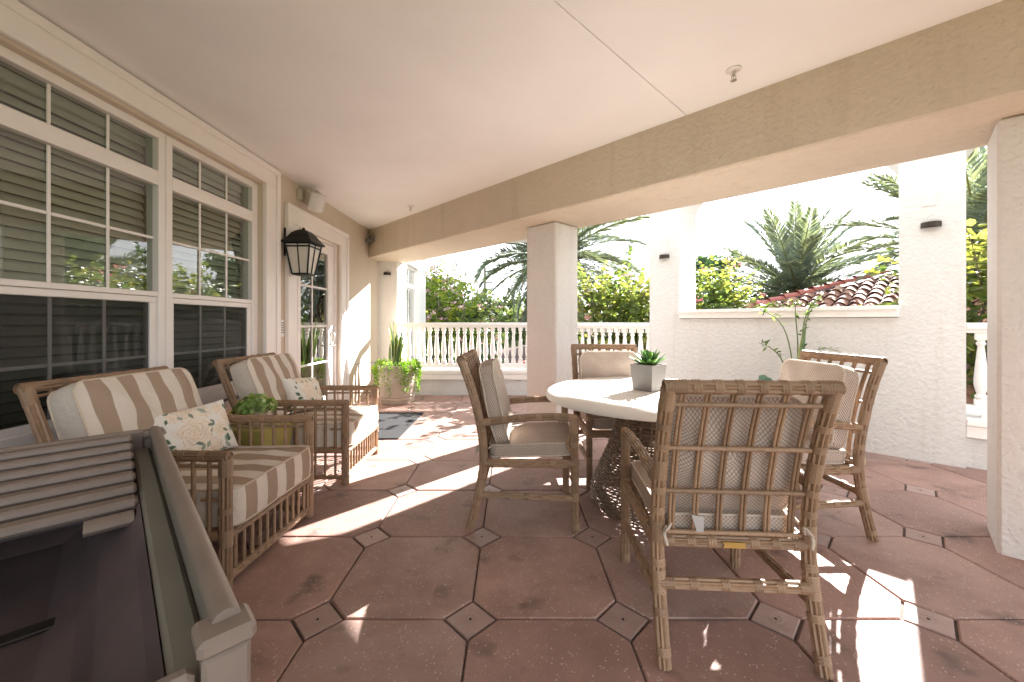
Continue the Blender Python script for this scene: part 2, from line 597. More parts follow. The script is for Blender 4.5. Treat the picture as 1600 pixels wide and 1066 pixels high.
    def mesh(s, name, mats, smooth=False, cols=None):
        me = bpy.data.meshes.new(name)
        me.from_pydata(s.v, [], s.f)
        if not isinstance(mats, (list, tuple)):
            mats = [mats]
        for m_ in mats:
            me.materials.append(m_)
        if any(s.m):
            me.polygons.foreach_set('material_index', s.m)
        if smooth is True:
            me.polygons.foreach_set('use_smooth', [True] * len(s.f))
        elif smooth:
            me.polygons.foreach_set('use_smooth', [True] * len(s.f))
            me.set_sharp_from_angle(angle=math.radians(smooth))
        if cols is not None:
            a = me.color_attributes.new('Col', 'FLOAT_COLOR', 'POINT')
            a.data.foreach_set('color', np.asarray(cols, dtype=np.float32).ravel())
        me.update()
        return me

    def build(s, name, mats, parent=None, smooth=False, cols=None, loc=None, rot=None):
        return put(name, s.mesh(name, mats, smooth, cols), parent, loc, rot)


def put(name, me, parent=None, loc=None, rot=None, scale=None, label=None, kind=None):
    o = bpy.data.objects.new(name, me)
    COL.objects.link(o)
    if parent is not None:
        o.parent = parent
    if loc is not None:
        o.location = loc
    if rot is not None:
        o.rotation_euler = rot
    if scale is not None:
        o.scale = scale if not isinstance(scale, (int, float)) else (scale,) * 3
    if label:
        o['label'] = label
    if kind:
        o['kind'] = kind
    return o


def thing(name, label, cat, loc=(0, 0, 0), rz=0.0, group=None):
    o = put(name, None, None, loc, (0, 0, rz))
    return tag(o, label, cat, group)


def tag(o, label, cat, group=None):
    o['label'] = label
    o['category'] = cat
    o['kind'] = 'thing'
    if group:
        o['group'] = group
    return o


def structure(o, label=None):
    o['kind'] = 'structure'
    if label:
        o['label'] = label
    return o


KIDS = {}


def copy_tree(o, parent=None, top=True):
    if not KIDS or top:
        KIDS.clear()
        for q in COL.objects:
            if q.parent:
                KIDS.setdefault(q.parent.name, []).append(q)
    c = o.copy()
    COL.objects.link(c)
    if parent is not None:
        c.parent = parent
    for ch in KIDS.get(o.name, []):
        copy_tree(ch, c, False)
    return c


def arr_mesh(name, V, F, mats, cols=None, smooth=False):
    """V (n,3) array, F (k,4) or (k,3) array."""
    me = bpy.data.meshes.new(name)
    V = np.asarray(V, dtype=np.float32)
    F = np.asarray(F, dtype=np.int32)
    me.vertices.add(len(V))
    me.vertices.foreach_set('co', V.ravel())
    k = F.shape[1]
    me.loops.add(F.size)
    me.loops.foreach_set('vertex_index', F.ravel())
    me.polygons.add(len(F))
    me.polygons.foreach_set('loop_start', np.arange(0, F.size, k, dtype=np.int32))
    me.polygons.foreach_set('loop_total', np.full(len(F), k, dtype=np.int32))
    for m_ in (mats if isinstance(mats, (list, tuple)) else [mats]):
        me.materials.append(m_)
    if cols is not None:
        a = me.color_attributes.new('Col', 'FLOAT_COLOR', 'POINT')
        cc = np.ones((len(V), 4), dtype=np.float32)
        cc[:, :3] = cols
        a.data.foreach_set('color', cc.ravel())
    me.update(calc_edges=True)
    me.validate()
    if smooth:
        me.polygons.foreach_set('use_smooth', [True] * len(F))
    return me


def spline(pts, n):
    """Catmull-Rom through pts."""
    P = [np.array(p, float) for p in pts]
    P = [2 * P[0] - P[1]] + P + [2 * P[-1] - P[-2]]
    out = []
    segs = len(P) - 3
    for i in range(n + 1):
        t = i / n * segs
        k = min(int(t), segs - 1)
        t -= k
        a, b, c, d = P[k:k + 4]
        out.append(0.5 * ((2 * b) + (c - a) * t + (2 * a - 5 * b + 4 * c - d) * t * t + (3 * b - a - 3 * c + d) * t ** 3))
    return [tuple(o) for o in out]


def UV(u, v, z=0.0):
    """Terrace bay frame: u runs along the beam, v outwards across it."""
    return ((u + v) * S2, (v - u) * S2, z)


def rand_rot(n, tilt=None):
    """Random rotation matrices (n,3,3)."""
    q = rng.normal(size=(n, 4))
    q /= np.linalg.norm(q, axis=1, keepdims=True)
    w, x, y, z = q.T
    return np.stack([np.stack([1 - 2 * (y * y + z * z), 2 * (x * y - z * w), 2 * (x * z + y * w)], 1),
                     np.stack([2 * (x * y + z * w), 1 - 2 * (x * x + z * z), 2 * (y * z - x * w)], 1),
                     np.stack([2 * (x * z - y * w), 2 * (y * z + x * w), 1 - 2 * (x * x + y * y)], 1)], 1)


LEAF_ROUND = np.array([(0, 0, 0), (-.46, .28, .10), (-.40, .78, .08), (0, 1, -.04), (.40, .78, .08), (.46, .28, .10)])
LEAF_LONG = np.array([(0, 0, 0), (-.20, .3, .06), (-.17, .68, .02), (0, 1, -.12), (.17, .68, .02), (.20, .3, .06)])
LEAF_F = np.array([(0, 3, 2, 1), (0, 5, 4, 3)])


def leaves(pos, R, size, tmpl, cols):
    n = len(pos)
    T = tmpl[None] * np.asarray(size).reshape(-1, 1, 1)
    V = np.einsum('nij,nkj->nki', R, T) + pos[:, None, :]
    F = LEAF_F[None] + (np.arange(n) * 6)[:, None, None]
    return V.reshape(-1, 3), F.reshape(-1, 4), np.repeat(cols, 6, axis=0)


def frames(y, nrm):
    """Rotation whose y column follows y and z column is near nrm."""
    y = y / np.linalg.norm(y, axis=1, keepdims=True)
    x = np.cross(y, nrm)
    x /= np.linalg.norm(x, axis=1, keepdims=True) + 1e-9
    z = np.cross(x, y)
    return np.stack([x, y, z], 2)


def tile_cols(palette, n, jit=0.18):
    P = np.array(palette)
    c = P[rng.integers(0, len(P), n)]
    return np.clip(c * (1 + rng.normal(0, jit, (n, 1))), 0.002, 1)


# ------------------------------------------------------------------ setting: ground, roads, floor, ceiling, beam
GZ = -3.7
WX = -2.30           # face of the house wall
HC = 2.664           # ceiling
ZS = 2.22            # beam soffit
g = MB()
g.add([(-600, -300, GZ), (600, -300, GZ), (600, 900, GZ), (-600, 900, GZ)], [(0, 1, 2, 3)])
structure(g.build('ground', M['grass']), 'flat green lawn around the houses')
g = MB()
g.box((-60, 22, GZ - .3), (60, 29, GZ + .03))
structure(g.build('road', M['asphalt']), 'grey road beyond the trees')
g = MB()
g.box((-60, 20.2, GZ - .3), (60, 21.6, GZ + .10))
g.box((-6, 13.5, GZ - .3), (3, 20.2, GZ + .06))
structure(g.build('pavement', M['concrete']), 'pale concrete pavement and drive below the terrace')

# floor slab with the pavers as its pieces
g = MB()
poly = [(-2.9, -4), (8.5, -4), UV(4.2, 5.35)[:2], UV(-4.25, 5.35)[:2], (-2.0, 6.95), (-2.9, 6.95)]
g.prism(poly, -0.45, -0.012)
floor = structure(g.build('floor', M['joint']), 'terrace floor of octagonal terracotta pavers with small square insets')
PX, PY, PIT, DG = -0.166, 1.585, 0.608, 0.104   # inset centre, pitch, half diagonal of an inset
gap = 0.0035
h = PIT / 2 - gap
d = DG + gap * .4
octo = [(h, -h + d), (h, h - d), (h - d, h), (-h + d, h), (-h, h - d), (-h, -h + d), (-h + d, -h), (h - d, -h)]
mo = MB().prism(octo, -0.045, 0, bev=0.006).mesh('paver', M['paver'])
q = DG - gap * 1.6
g = MB().prism([(q, 0), (0, q), (-q, 0), (0, -q)], -0.045, 0, bev=0.004)
g.lathe([(0.006, 0), (0.006, 0.0008)], 8, mi=1)  # raised dark disc, the shade of a centre hole put into its colour
g.lathe([(0.020, 0), (0.021, 0.0012), (0.024, 0.0012), (0.025, 0)], 20, close=False)
mi_ = g.mesh('inset_paver', [M['inset'], M['dark']])
for i in range(-5, 13):
    for j in range(-4, 10):
        ox, oy = PX + (i + .5) * PIT, PY + (j + .5) * PIT
        if ox > -2.5 and oy > -1.5 and (ox + oy) * S2 < 5.25 and oy < 6.75 and ox < 5.6:
            put('paver', mo, floor, (ox, oy, rng.uniform(-.0015, .0012)), (rng.normal(0, .0012), rng.normal(0, .0012), 0))
        ox, oy = PX + i * PIT, PY + j * PIT
        if ox > -2.35 and oy > -1.2 and (ox + oy) * S2 < 5.1 and oy < 6.6 and ox < 5.4:
            put('inset_paver', mi_, floor, (ox, oy, rng.uniform(-.002, .001)), (rng.normal(0, .002), rng.normal(0, .002), rng.normal(0, .006)))

# ceiling in two sheets with a joint between them
V_IN, V_OUT = 2.90, 3.645
JX0, JY0, JX1, JY1 = 0.191, 1.831, 1.222, 2.823
jd = Vector((JX1 - JX0, JY1 - JY0)).normalized()
jn = Vector((jd.y, -jd.x))
A = Vector((JX0, JY0))


def at_v(t0, v):     # point on the joint line with given v
    t = (v / S2 - (A.x + A.y)) / (jd.x + jd.y)
    return A + jd * t


je = at_v(0, V_IN)
js = A + jd * (-(A.y + 2.0) / jd.y)
w = 0.004
g = MB()
g.prism([(WX - .2, -2), (js.x - w, -2), (je.x - w * .7, je.y + w * .7), UV(-6.5, V_IN)[:2], (WX - .2, 6.8)], HC, HC + .006)
g.prism([(js.x + w, -2), (6.1, -2),  (je.x + w * .7, je.y - w * .7)], HC, HC + .006)
g.prism([(WX - .2, -2), (6.1, -2), UV(-6.5, V_IN)[:2]], HC + .007, HC + .2)
structure(g.build('ceiling', M['ceiling']), 'plain cream ceiling of the covered terrace with one diagonal joint')

g = MB()
g.box((-6.75, V_IN, ZS), (6.5, V_OUT, HC + .3), xf=UV, bev=.012)
structure(g.build('beam', M['tan']), 'deep tan stucco beam running diagonally over the columns')

# ------------------------------------------------------------------ house wall with windows and door
WB = 0.22
WY0, WY1, WZ0, WZ1 = 0.62, 3.673, 0.55, 2.455      # window opening
DY0, DY1, DZ1 = 4.236, 5.302, 2.205                # door opening
g = MB()
X0, X1 = WX - WB, WX
g.box((X0, -4, -.4), (X1, WY0, HC))
g.box((X0, WY0, -.4), (X1, WY1, WZ0))
g.box((X0, WY0, WZ1), (X1, WY1, HC))
g.box((X0, WY1, -.4), (X1, DY0, HC))
g.box((X0, DY0, DZ1), (X1, DY1, HC))
g.box((X0, DY0, -.4), (X1, DY1, 0.012))
g.box((X0, DY1, -.4), (X1, 6.80, HC))
house = tag(g.build('house_wall', M['tansmooth']), 'tan painted house wall with large white windows and a glazed door', 'wall')

# casing round the windows and the door (proud of the wall)
CW = 0.215
g = MB()
for (y0, y1, z0, z1, hz) in ((WY0, WY1, 0.50, WZ1 + .02, HC - .012), (DY0, DY1, 0.0, DZ1, DZ1 + .19)):
    g.box((WX, y0 - CW, z0), (WX + .028, y0, z1), bev=.004)
    g.box((WX, y1, z0), (WX + .028, y1 + CW, z1), bev=.004)
    g.box((WX, y0 - CW, z1), (WX + .028, y1 + CW, hz), bev=.004)
    # raised back band along the outer edge and a bead at the inner edge
    g.box((WX + .028, y0 - CW, z0), (WX + .046, y0 - CW + .055, hz - .055), bev=.006)
    g.box((WX + .028, y1 + CW - .055, z0), (WX + .046, y1 + CW, hz - .055), bev=.006)
    g.box((WX + .028, y0 - CW, hz - .055), (WX + .046, y1 + CW, hz), bev=.006)
    g.box((WX + .028, y0 - .022, z0), (WX + .036, y0, z1), bev=.003)
    g.box((WX + .028, y1, z0), (WX + .036, y1 + .022, z1), bev=.003)
    g.box((WX + .028, y0 - .022, z1), (WX + .036, y1 + .022, z1 + .022), bev=.003)
g.build('casing', M['white'], house)
g = MB()
g.box((WX - .06, WY0 - .10, .50), (WX + .075, WY1 + .10, WZ0), bev=.008)
g.build('window_sill', M['white'], house)

GX = -2.38           # glass plane
units = [(0.72, 1.635), (1.745, 2.643), (2.752, 3.600)]
ZB, ZM0, ZM1, ZT0, ZT1, ZTOP = 0.64, 1.312, 1.384, 2.091, 2.185, 2.404
for k, (ya, yb) in enumerate(units):
    g = MB()
    ml = (ya - (WY0 if k == 0 else units[k - 1][1])) if k == 0 else (ya - units[k - 1][1]) / 2 - .002
    mr = ((WY1 - yb) if k == 2 else (units[k + 1][0] - yb) / 2 - .002)
    xa, xb = GX - .05, GX + .035
    g.box((xa, ya - ml, WZ0), (xb, ya, WZ1), bev=.003)
    g.box((xa, yb, WZ0), (xb, yb + mr, WZ1), bev=.003)
    g.box((xa, ya, WZ0), (xb, yb, ZB), bev=.003)
    g.box((xa, ya, ZTOP), (xb, yb, WZ1), bev=.003)
    g.box((xa, ya, ZT0), (xb, yb, ZT1), bev=.003)
    g.box((xa, ya, ZM1 - .032), (xb - .004, yb, ZM1), bev=.003)
    g.box((xa, ya, ZM0), (xb - .014, yb, ZM1 - .034), bev=.003)
    win = g.build('window', M['vinyl'], house)
    # lower sash with its own stiles
    g = MB()
    g.box((GX - .03, ya, ZB), (GX + .018, ya + .030, ZM0 - .001), bev=.003)
    g.box((GX - .03, yb - .045, ZB), (GX + .018, yb, ZM0 - .001), bev=.003)
    g.box((GX - .03, ya + .03, ZB), (GX + .018, yb - .045, ZB + .04), bev=.003)
    g.build('sash', M['vinyl'], win)
    w3 = (yb - ya) / 3
    for zs, (za, zb) in enumerate(((ZB + .04, ZM0), (ZM1, ZT0), (ZT1, ZTOP))):
        yl, yr = (ya + .03, yb - .045) if zs == 0 else (ya, yb)
        MB().box((GX - .012, yl + .001, za + .001), (GX - .006, yr - .001, zb - .001)).build('pane', M['glass'], win)
        for t in (1, 2):
            yc = yl + (yr - yl) * t / 3
            MB().box((GX - .005, yc - .009, za), (GX + .004, yc + .009, zb), bev=.003).build('muntin', M['vinyl'], win)
        if zs < 2:
            zc = 0.959 if zs == 0 else 1.741
            for t in range(3):
                y0 = yl + (yr - yl) * t / 3 + (.0095 if t else 0)
                y1 = yl + (yr - yl) * (t + 1) / 3 - (.0095 if t < 2 else 0)
                MB().box((GX - .005, y0, zc - .009), (GX + .004, y1, zc + .009), bev=.003).build('muntin', M['vinyl'], win)
    MB().box((GX + .006, ya + .031, ZB + .041), (GX + .008, yb - .046, ZM0 - .002)).build('insect_screen', M['screen'], win)
    if k == 0:
        continue
    # blind hung inside
    lab = ['', 'cream slatted blind behind the window with three wide panes nearer the bench', 'cream slatted blind behind the window next to the black lantern'][k]
    bl = thing('window_blind', lab, 'window blind', (GX - .105, 0, 0), 0, 'slatted blinds behind the windows')
    MB().box((-.028, ya + .03, ZTOP - .045), (.028, yb + .035, ZTOP + .01), bev=.006).build('headrail', M['blind'], bl)
    sm = MB()
    prof = [(-.031, -.003), (-.016, .0015), (0, .003), (.016, .0015), (.031, -.003)]
    yw = (yb + .035) - (ya + .035)
    vs = [(x, y, z) for y in (0, yw) for x, z in prof] + [(x, y, z - .0025) for y in (0, yw) for x, z in prof]
    fs = []
    for i in range(4):
        fs += [(i, i + 1, i + 6, i + 5), (10 + i, 15 + i, 16 + i, 11 + i)]
        fs += [(i + 1, i, 10 + i, 11 + i), (5 + i, 6 + i, 16 + i, 15 + i)]
    fs += [(0, 5, 15, 10), (4, 14, 19, 9)]
    slat = sm.add(vs, fs).mesh('slat', M['blind'])
    z = ZTOP - .065
    while z > ZB - .05:
        put('slat', slat, bl, (rng.normal(0, .0015), ya + .035, z), (rng.normal(0, .0012), math.radians(60 if z > 1.34 else 38) + rng.normal(0, .03), 0))
        z -= .0545
    for yc in (ya + .18, yb - .21):
        MB().tube([(.024, yc, ZTOP - .04), (.024, yc, ZB)], .0012, 5).build('ladder_cord', M['blind'], bl)

# glazed door
g = MB()
dx0, dx1 = GX - .02, GX + .025
gy = [4.44, 4.725, 5.10]
gz = [0.25, 0.685, 1.135, 1.604, 2.045]
g.box((GX - .06, DY0, 0.012), (GX + .05, DY0 + .030, DZ1), bev=.003)
g.box((GX - .06, DY1 - .035, 0.012), (GX + .05, DY1, DZ1), bev=.003)
g.box((GX - .06, DY0 + .03, DZ1 - .028), (GX + .05, DY1 - .035, DZ1), bev=.003)
frame = g.build('door_frame', M['vinyl'], house)
g = MB()
g.box((dx0, DY0 + .034, .02), (dx1, gy[0], DZ1 - .034), bev=.004)
g.box((dx0, gy[2], .02), (dx1, DY1 - .039, DZ1 - .034), bev=.004)
g.box((dx0, gy[0], .02), (dx1, gy[2], gz[0]), bev=.004)
g.box((dx0, gy[0], gz[4]), (dx1, gy[2], DZ1 - .034), bev=.004)
door = g.build('door', M['white'], house)
MB().box((GX - .006, gy[0] + .001, gz[0] + .001), (GX, gy[2] - .001, gz[4] - .001)).build('pane', M['doorglass'], door)
MB().box((GX + .001, gy[1] - .012, gz[0]), (GX + .012, gy[1] + .012, gz[4]), bev=.004).build('muntin', M['white'], door)
for z in gz[1:4]:
    for a, b in ((gy[0], gy[1] - .0125), (gy[1] + .0125, gy[2])):
        MB().box((GX + .001, a, z - .012), (GX + .012, b, z + .012), bev=.004).build('muntin', M['white'], door)
g = MB()
hy = 5.175
g.box((dx1, hy - .022, .86), (dx1 + .008, hy + .022, 1.09), bev=.004)
g.tube(spline([(dx1, hy, .90), (dx1 + .045, hy, .93), (dx1 + .05, hy, .99), (dx1 + .04, hy, 1.04), (dx1, hy, 1.055)], 12), .009, 8)
g.tube([(dx1, hy, .88), (dx1 + .05, hy, .88), (dx1 + .052, hy - .085, .882)], .008, 8)
g.build('handle', M['steel'], door, smooth=40)

# dark room behind the glass
g = MB()
g.box((-5.6, .2, .0), (-5.5, 6.0, 2.7))
g.box((-5.5, .2, -.05), (-2.60, 6.0, 0))
g.box((-5.5, .2, 2.5), (-2.60, 6.0, 2.55))
g.box((-5.5, .1, 0), (-2.60, .2, 2.5))
g.box((-5.5, 6.0, 0), (-2.60, 6.1, 2.5))
g.box((-5.5, 3.9, 0), (-2.60, 3.98, 2.5))
g.build('room', M['room'], house)

# ------------------------------------------------------------------ columns, arcade wall, wing wall
def column(u0, u1, v0, v1, label):
    g = MB()
    g.box((u0, v0, -.02), (u1, v1, ZS - .002), xf=UV, bev=.014)
    o = g.build('column', M['column'])
    return tag(o, label, 'column', 'square stucco columns under the beam')


column(-2.97, -2.56, 3.19, 3.58, 'square white stucco column standing behind the table and the side view chair')
column(.315, .72, 3.19, 3.58, 'square white stucco column at the edge, right of the chairs')
g = MB()
g.box((WX - .2, 6.80, -.3), (-1.96, 7.25, HC), bev=.012)
o = g.build('column', M['column'])
tag(o, 'white pilaster at the end of the house wall behind the big potted snake plant', 'column', 'square stucco columns under the beam')

# outer arcade: low wall, two posts and the header with splayed corners
AV0, AV1 = 4.865, 5.375
g = MB()
ZP = 1.222
uL0, uL1, uR0, uR1 = -2.365, -1.98, -.07, .32
HB, HT = 2.86, 3.45
g.box((uL0, AV0, -.45), (uR1, AV1, ZP), xf=UV)
g.box((uL0, AV0, ZP), (uL1, AV1, HT), xf=UV)
g.box((uR0, AV0, ZP), (uR1, AV1, HT), xf=UV)
for a, b in ((uL1, uR0), (uR1, 3.6), (-4.31, uL0)):
    g.box((a, AV0, HB), (b, AV1, HT), xf=UV)
    for s, e in ((1, a), (-1, b)):
        k = [(e, 2.58), (e + s * .05, 2.66), (e + s * .14, 2.78), (e + s * .26, HB), (e, HB)]
        if s < 0:
            k = k[::-1]
        n = len(k)
        vs = [UV(p[0], AV0 + .001, p[1]) for p in k] + [UV(p[0], AV1 - .001, p[1]) for p in k]
        fs = [tuple(range(n)), tuple(range(2 * n - 1, n - 1, -1))] + [(i, n + i, n + (i + 1) % n, (i + 1) % n) for i in range(n)]
        g.add(vs, fs)
g.box((-4.25, AV0, -.45), (uL0, AV0 + .36, -.02), xf=UV)
g.box((-4.6, AV1 + .001, 3.10), (3.9, AV1 + .60, 3.26), xf=UV)  # eave overhang out of view, added to cut off sun on the floor
parapet = tag(g.build('arcade_wall', M['white_stucco']), 'white stucco parapet wall with two posts framing the view of the palm', 'wall')
g = MB()
g.box((uL1, AV0 - .035, ZP + .005), (uR0, AV1 + .03, 1.33), xf=UV, bev=.006)
g.box((uL1 + .004, AV0 - .055, 1.292), (uR0 - .004, AV0 - .036, 1.331), xf=UV, bev=.005)
g.build('sill', M['rail'], parapet)
# far side of the bay: header over the balustrade parallel to the picture
g = MB()
g.box((-1.95, 6.62, 2.58), (.55, 7.0, HT))
tag(g.build('bay_header', M['white_stucco']), 'white header over the balustrade between pilaster and column', 'wall')

# wing wall beyond the pilaster with its window
g = MB()
wy0, wy1, wz0, wz1 = 7.42, 8.42, .30, 2.30
wxf = -1.96
g.box((-6, 7.252, -4), (wxf - .002, wy0, 3.6))
g.box((wxf - .3, wy0, -4), (wxf - .002, wy1, wz0))
g.box((wxf - .3, wy0, wz1), (wxf - .002, wy1, 3.6))
g.box((-6, wy1, -4), (wxf - .002, 9.05, 3.6))
wing = tag(g.build('wing_wall', M['white_stucco']), 'white wing of the house with a tall window, beyond the balustrade', 'wall')
g = MB()
fx = wxf - .10
for (y0, y1, z0, z1) in ((wy0, wy0 + .05, wz0, wz1), (wy1 - .05, wy1, wz0, wz1), (wy0 + .05, wy1 - .05, wz0, wz0 + .06), (wy0 + .05, wy1 - .05, wz1 - .06, wz1),
                         (wy0 + .05, wy1 - .05, 1.10, 1.17), (wy0 + .05, wy1 - .05, 1.86, 1.95)):
    g.box((fx - .05, y0, z0), (fx + .03, y1, z1), bev=.003)
wwin = g.build('window', M['vinyl'], wing)
for z0, z1 in ((wz0 + .06, 1.10), (1.17, 1.86), (1.95, wz1 - .06)):
    MB().box((fx - .01, wy0 + .05, z0), (fx - .004, wy1 - .05, z1)).build('pane', M['glass'], wwin)
    MB().box((fx - .003, (wy0 + wy1) / 2 - .01, z0), (fx + .006, (wy0 + wy1) / 2 + .01, z1)).build('muntin', M['vinyl'], wwin)
bl = thing('window_blind', 'pale slatted blind inside the far wing window', 'window blind', (fx - .09, 0, 0), 0, 'slatted blinds behind the windows')
sl = MB().box((-.022, wy0 + .06, -.0015), (.022, wy1 - .06, .0015)).mesh('slat', M['blind'])
for i in range(44):
    put('slat', sl, bl, (0, 0, wz1 - .08 - i * .043), (0, math.radians(50), 0))
g = MB()
g.box((-2.9, wy0 - .1, wz0 - .3), (fx - .14, wy0 - .05, wz1 + .2))
g.box((-2.9, wy0 - .05, wz0 - .3), (-2.8, wy1 + .05, wz1 + .2))
g.build('room', M['room'], wing)


# ------------------------------------------------------------------ balustrades
def baluster_mesh():
    z0, z1 = .50, 1.092
    H = z1 - z0
    g = MB()
    g.box((-.038, -.038, z0 - .004), (.038, .038, z0 + .05), bev=.004)
    g.box((-.034, -.034, z1 - .055), (.034, .034, z1 + .004), bev=.004)
    pr = [(.026, .05), (.036, .065), (.036, .08), (.024, .095), (.030, .115), (.039, .16), (.041, .20), (.038, .26), (.031, .35), (.024, .43), (.019, .485), (.020, .49), (.028, .50), (.028, .512), (.021, .52), (.024, H - .055)]
    g.lathe([(r, z0 + z) for r, z in pr], 12, close=False)
    return g.mesh('baluster', M['rail'], smooth=40)


BAL = baluster_mesh()


def balustrade(p0, p1, n, label, end_gap=0.06):
    p0, p1 = Vector(p0), Vector(p1)
    L = (p1 - p0).length
    ang = math.atan2(p1.y - p0.y, p1.x - p0.x)
    t = thing('balustrade', label, 'balustrade', (p0.x, p0.y, 0), ang, 'white balustrades round the terrace')
    MB().box((0, -.10, -.45), (L, .12, .25)).build('curb', M['white_stucco'], t)
    g = MB()
    g.box((0, -.145, .25), (L, .165, .345), bev=.006)
    g.box((0, -.16, .345), (L, .18, .405), bev=.008)
    g.build('curb_cap', M['rail'], t)
    g = MB()
    g.box((0, -.045, .432), (L, .045, .497), bev=.006)
    for x in np.linspace(.12, L - .12, 3):
        g.box((x - .03, -.03, .405), (x + .03, .03, .432))
    g.build('bottom_rail', M['rail'], t)
    g = MB()
    g.box((0, -.055, 1.094), (L, .055, 1.118), bev=.004)
    g.box((0, -.075, 1.118), (L, .075, 1.178), bev=.012)
    g.build('top_rail', M['rail'], t)
    for i in range(n):
        put('baluster', BAL, t, (end_gap + (L - 2 * end_gap) * (i + .5) / n, 0, 0))
    return t


balustrade((-1.83, 6.60), (.49, 6.60), 19, 'white balustrade with turned balusters behind the potted snake plant')
balustrade(UV(-4.30, 5.02)[:2], UV(uL0, 5.02)[:2], 16, 'white balustrade between the square column and the parapet wall', .03)
balustrade(UV(uR1, 5.02)[:2], UV(3.4, 5.02)[:2], 25, 'white balustrade stretch seen between the parapet post and the near column', .03)
g = MB()
g.box((0, -.055, 1.094), (.26, .055, 1.176), bev=.008)
g.box((0, -.05, .432), (.26, .05, .497), bev=.006)
g.box((0, -.11, -.3), (.28, .11, .25))
g.box((0, -.15, .25), (.28, .15, .40))
o = g.build('rail_return', M['rail'], None, loc=(-1.80, 6.60, 0), rot=(0, 0, math.radians(128)))
tag(o, 'short white rail piece joining the balustrade to the pilaster', 'railing')


# ------------------------------------------------------------------ rattan pieces
CANE_N = 36


def cane(g, path, r, flat=None):
    return g.tube(path, r, CANE_N, lobes=9, depth=.27, flat=flat)


def band_mesh(turns, pitch):
    g = MB()
    pr = []
    for k in range(turns):
        for q_, rr in ((0.0, .80), (.16, 1.0), (.5, 1.10), (.84, 1.0)):
            pr.append((rr, (k + q_ - turns / 2) * pitch))
    pr.append((1.0, turns / 2 * pitch))
    g.lathe(pr, 16, close=False)
    return g.mesh('binding', M['bind'], smooth=True)


BAND = {n: band_mesh(max(3, round(n * .78)), .0096) for n in (3, 4, 6, 10)}


def bind(parent, p, d, r, turns=4):
    """A cane binding: ring at p with axis d round a pole of radius r (parent-local)."""
    e = Vector(d).to_track_quat('Z', 'Y').to_euler()
    return put('binding', BAND[turns], parent, p, e, (r * .99, r * .99, 1.0))


def along(path, t):
    P = [Vector(p) for p in path]
    L = [0]
    for a, b in zip(P, P[1:]):
        L.append(L[-1] + (b - a).length)
    s = t * L[-1]
    for k in range(len(P) - 1):
        if s <= L[k + 1] + 1e-9:
            f = (s - L[k]) / max(1e-9, L[k + 1] - L[k])
            return P[k].lerp(P[k + 1], f), (P[k + 1] - P[k]).normalized()
    return P[-1], (P[-1] - P[-2]).normalized()


def pole(name, path, r, parent, ts=(), turns=4, label=None):
    o = cane(MB(), path, r).build(name, M['cane'], parent, smooth=38)
    for t in ts:
        n = turns
        if isinstance(t, tuple):
            t, n = t
        p, d_ = along(path, t)
        bind(o, p, d_, r, n)
    return o


def wrapped(name, p0, p1, r, parent, period=.0085):
    """Thin rod wrapped all along in cane."""
    P0, P1 = Vector(p0), Vector(p1)
    L = (P1 - P0).length
    n = max(4, int(L / period) * 3)
    pts = [P0.lerp(P1, i / n) for i in range(n + 1)]
    rad = [r * (1.0 if i % 3 else .82) for i in range(n + 1)]
    return MB().tube(pts, rad, 8).build(name, M['bind'], parent, smooth=True)


# ------------------------------------------------------------------ cushions
def rrect(w, d_, rc, n):
    """Rounded rectangle outline, n points per corner."""
    pts = []
    for cx, cy_, a0 in ((w / 2 - rc, d_ / 2 - rc, 0), (-w / 2 + rc, d_ / 2 - rc, 90), (-w / 2 + rc, -d_ / 2 + rc, 180), (w / 2 - rc, -d_ / 2 + rc, 270)):
        for i in range(n + 1):
            a = math.radians(a0 + 90 * i / n)
            pts.append((cx + rc * math.cos(a), cy_ + rc * math.sin(a)))
    out = []
    m_ = len(pts)
    for i in range(m_):
        a, b = np.array(pts[i]), np.array(pts[(i + 1) % m_])
        L = np.linalg.norm(b - a)
        k = max(1, int(L / .03))
        for j in range(k):
            out.append(tuple(a + (b - a) * j / k))
    return out


def lump(x, y, seed):
    return (math.sin(x * 17 + seed) * math.sin(y * 13 + seed * 1.7) + .6 * math.sin(x * 31 + y * 23 + seed * 2.3) + .4 * math.sin(x * 9 - y * 41 + seed))


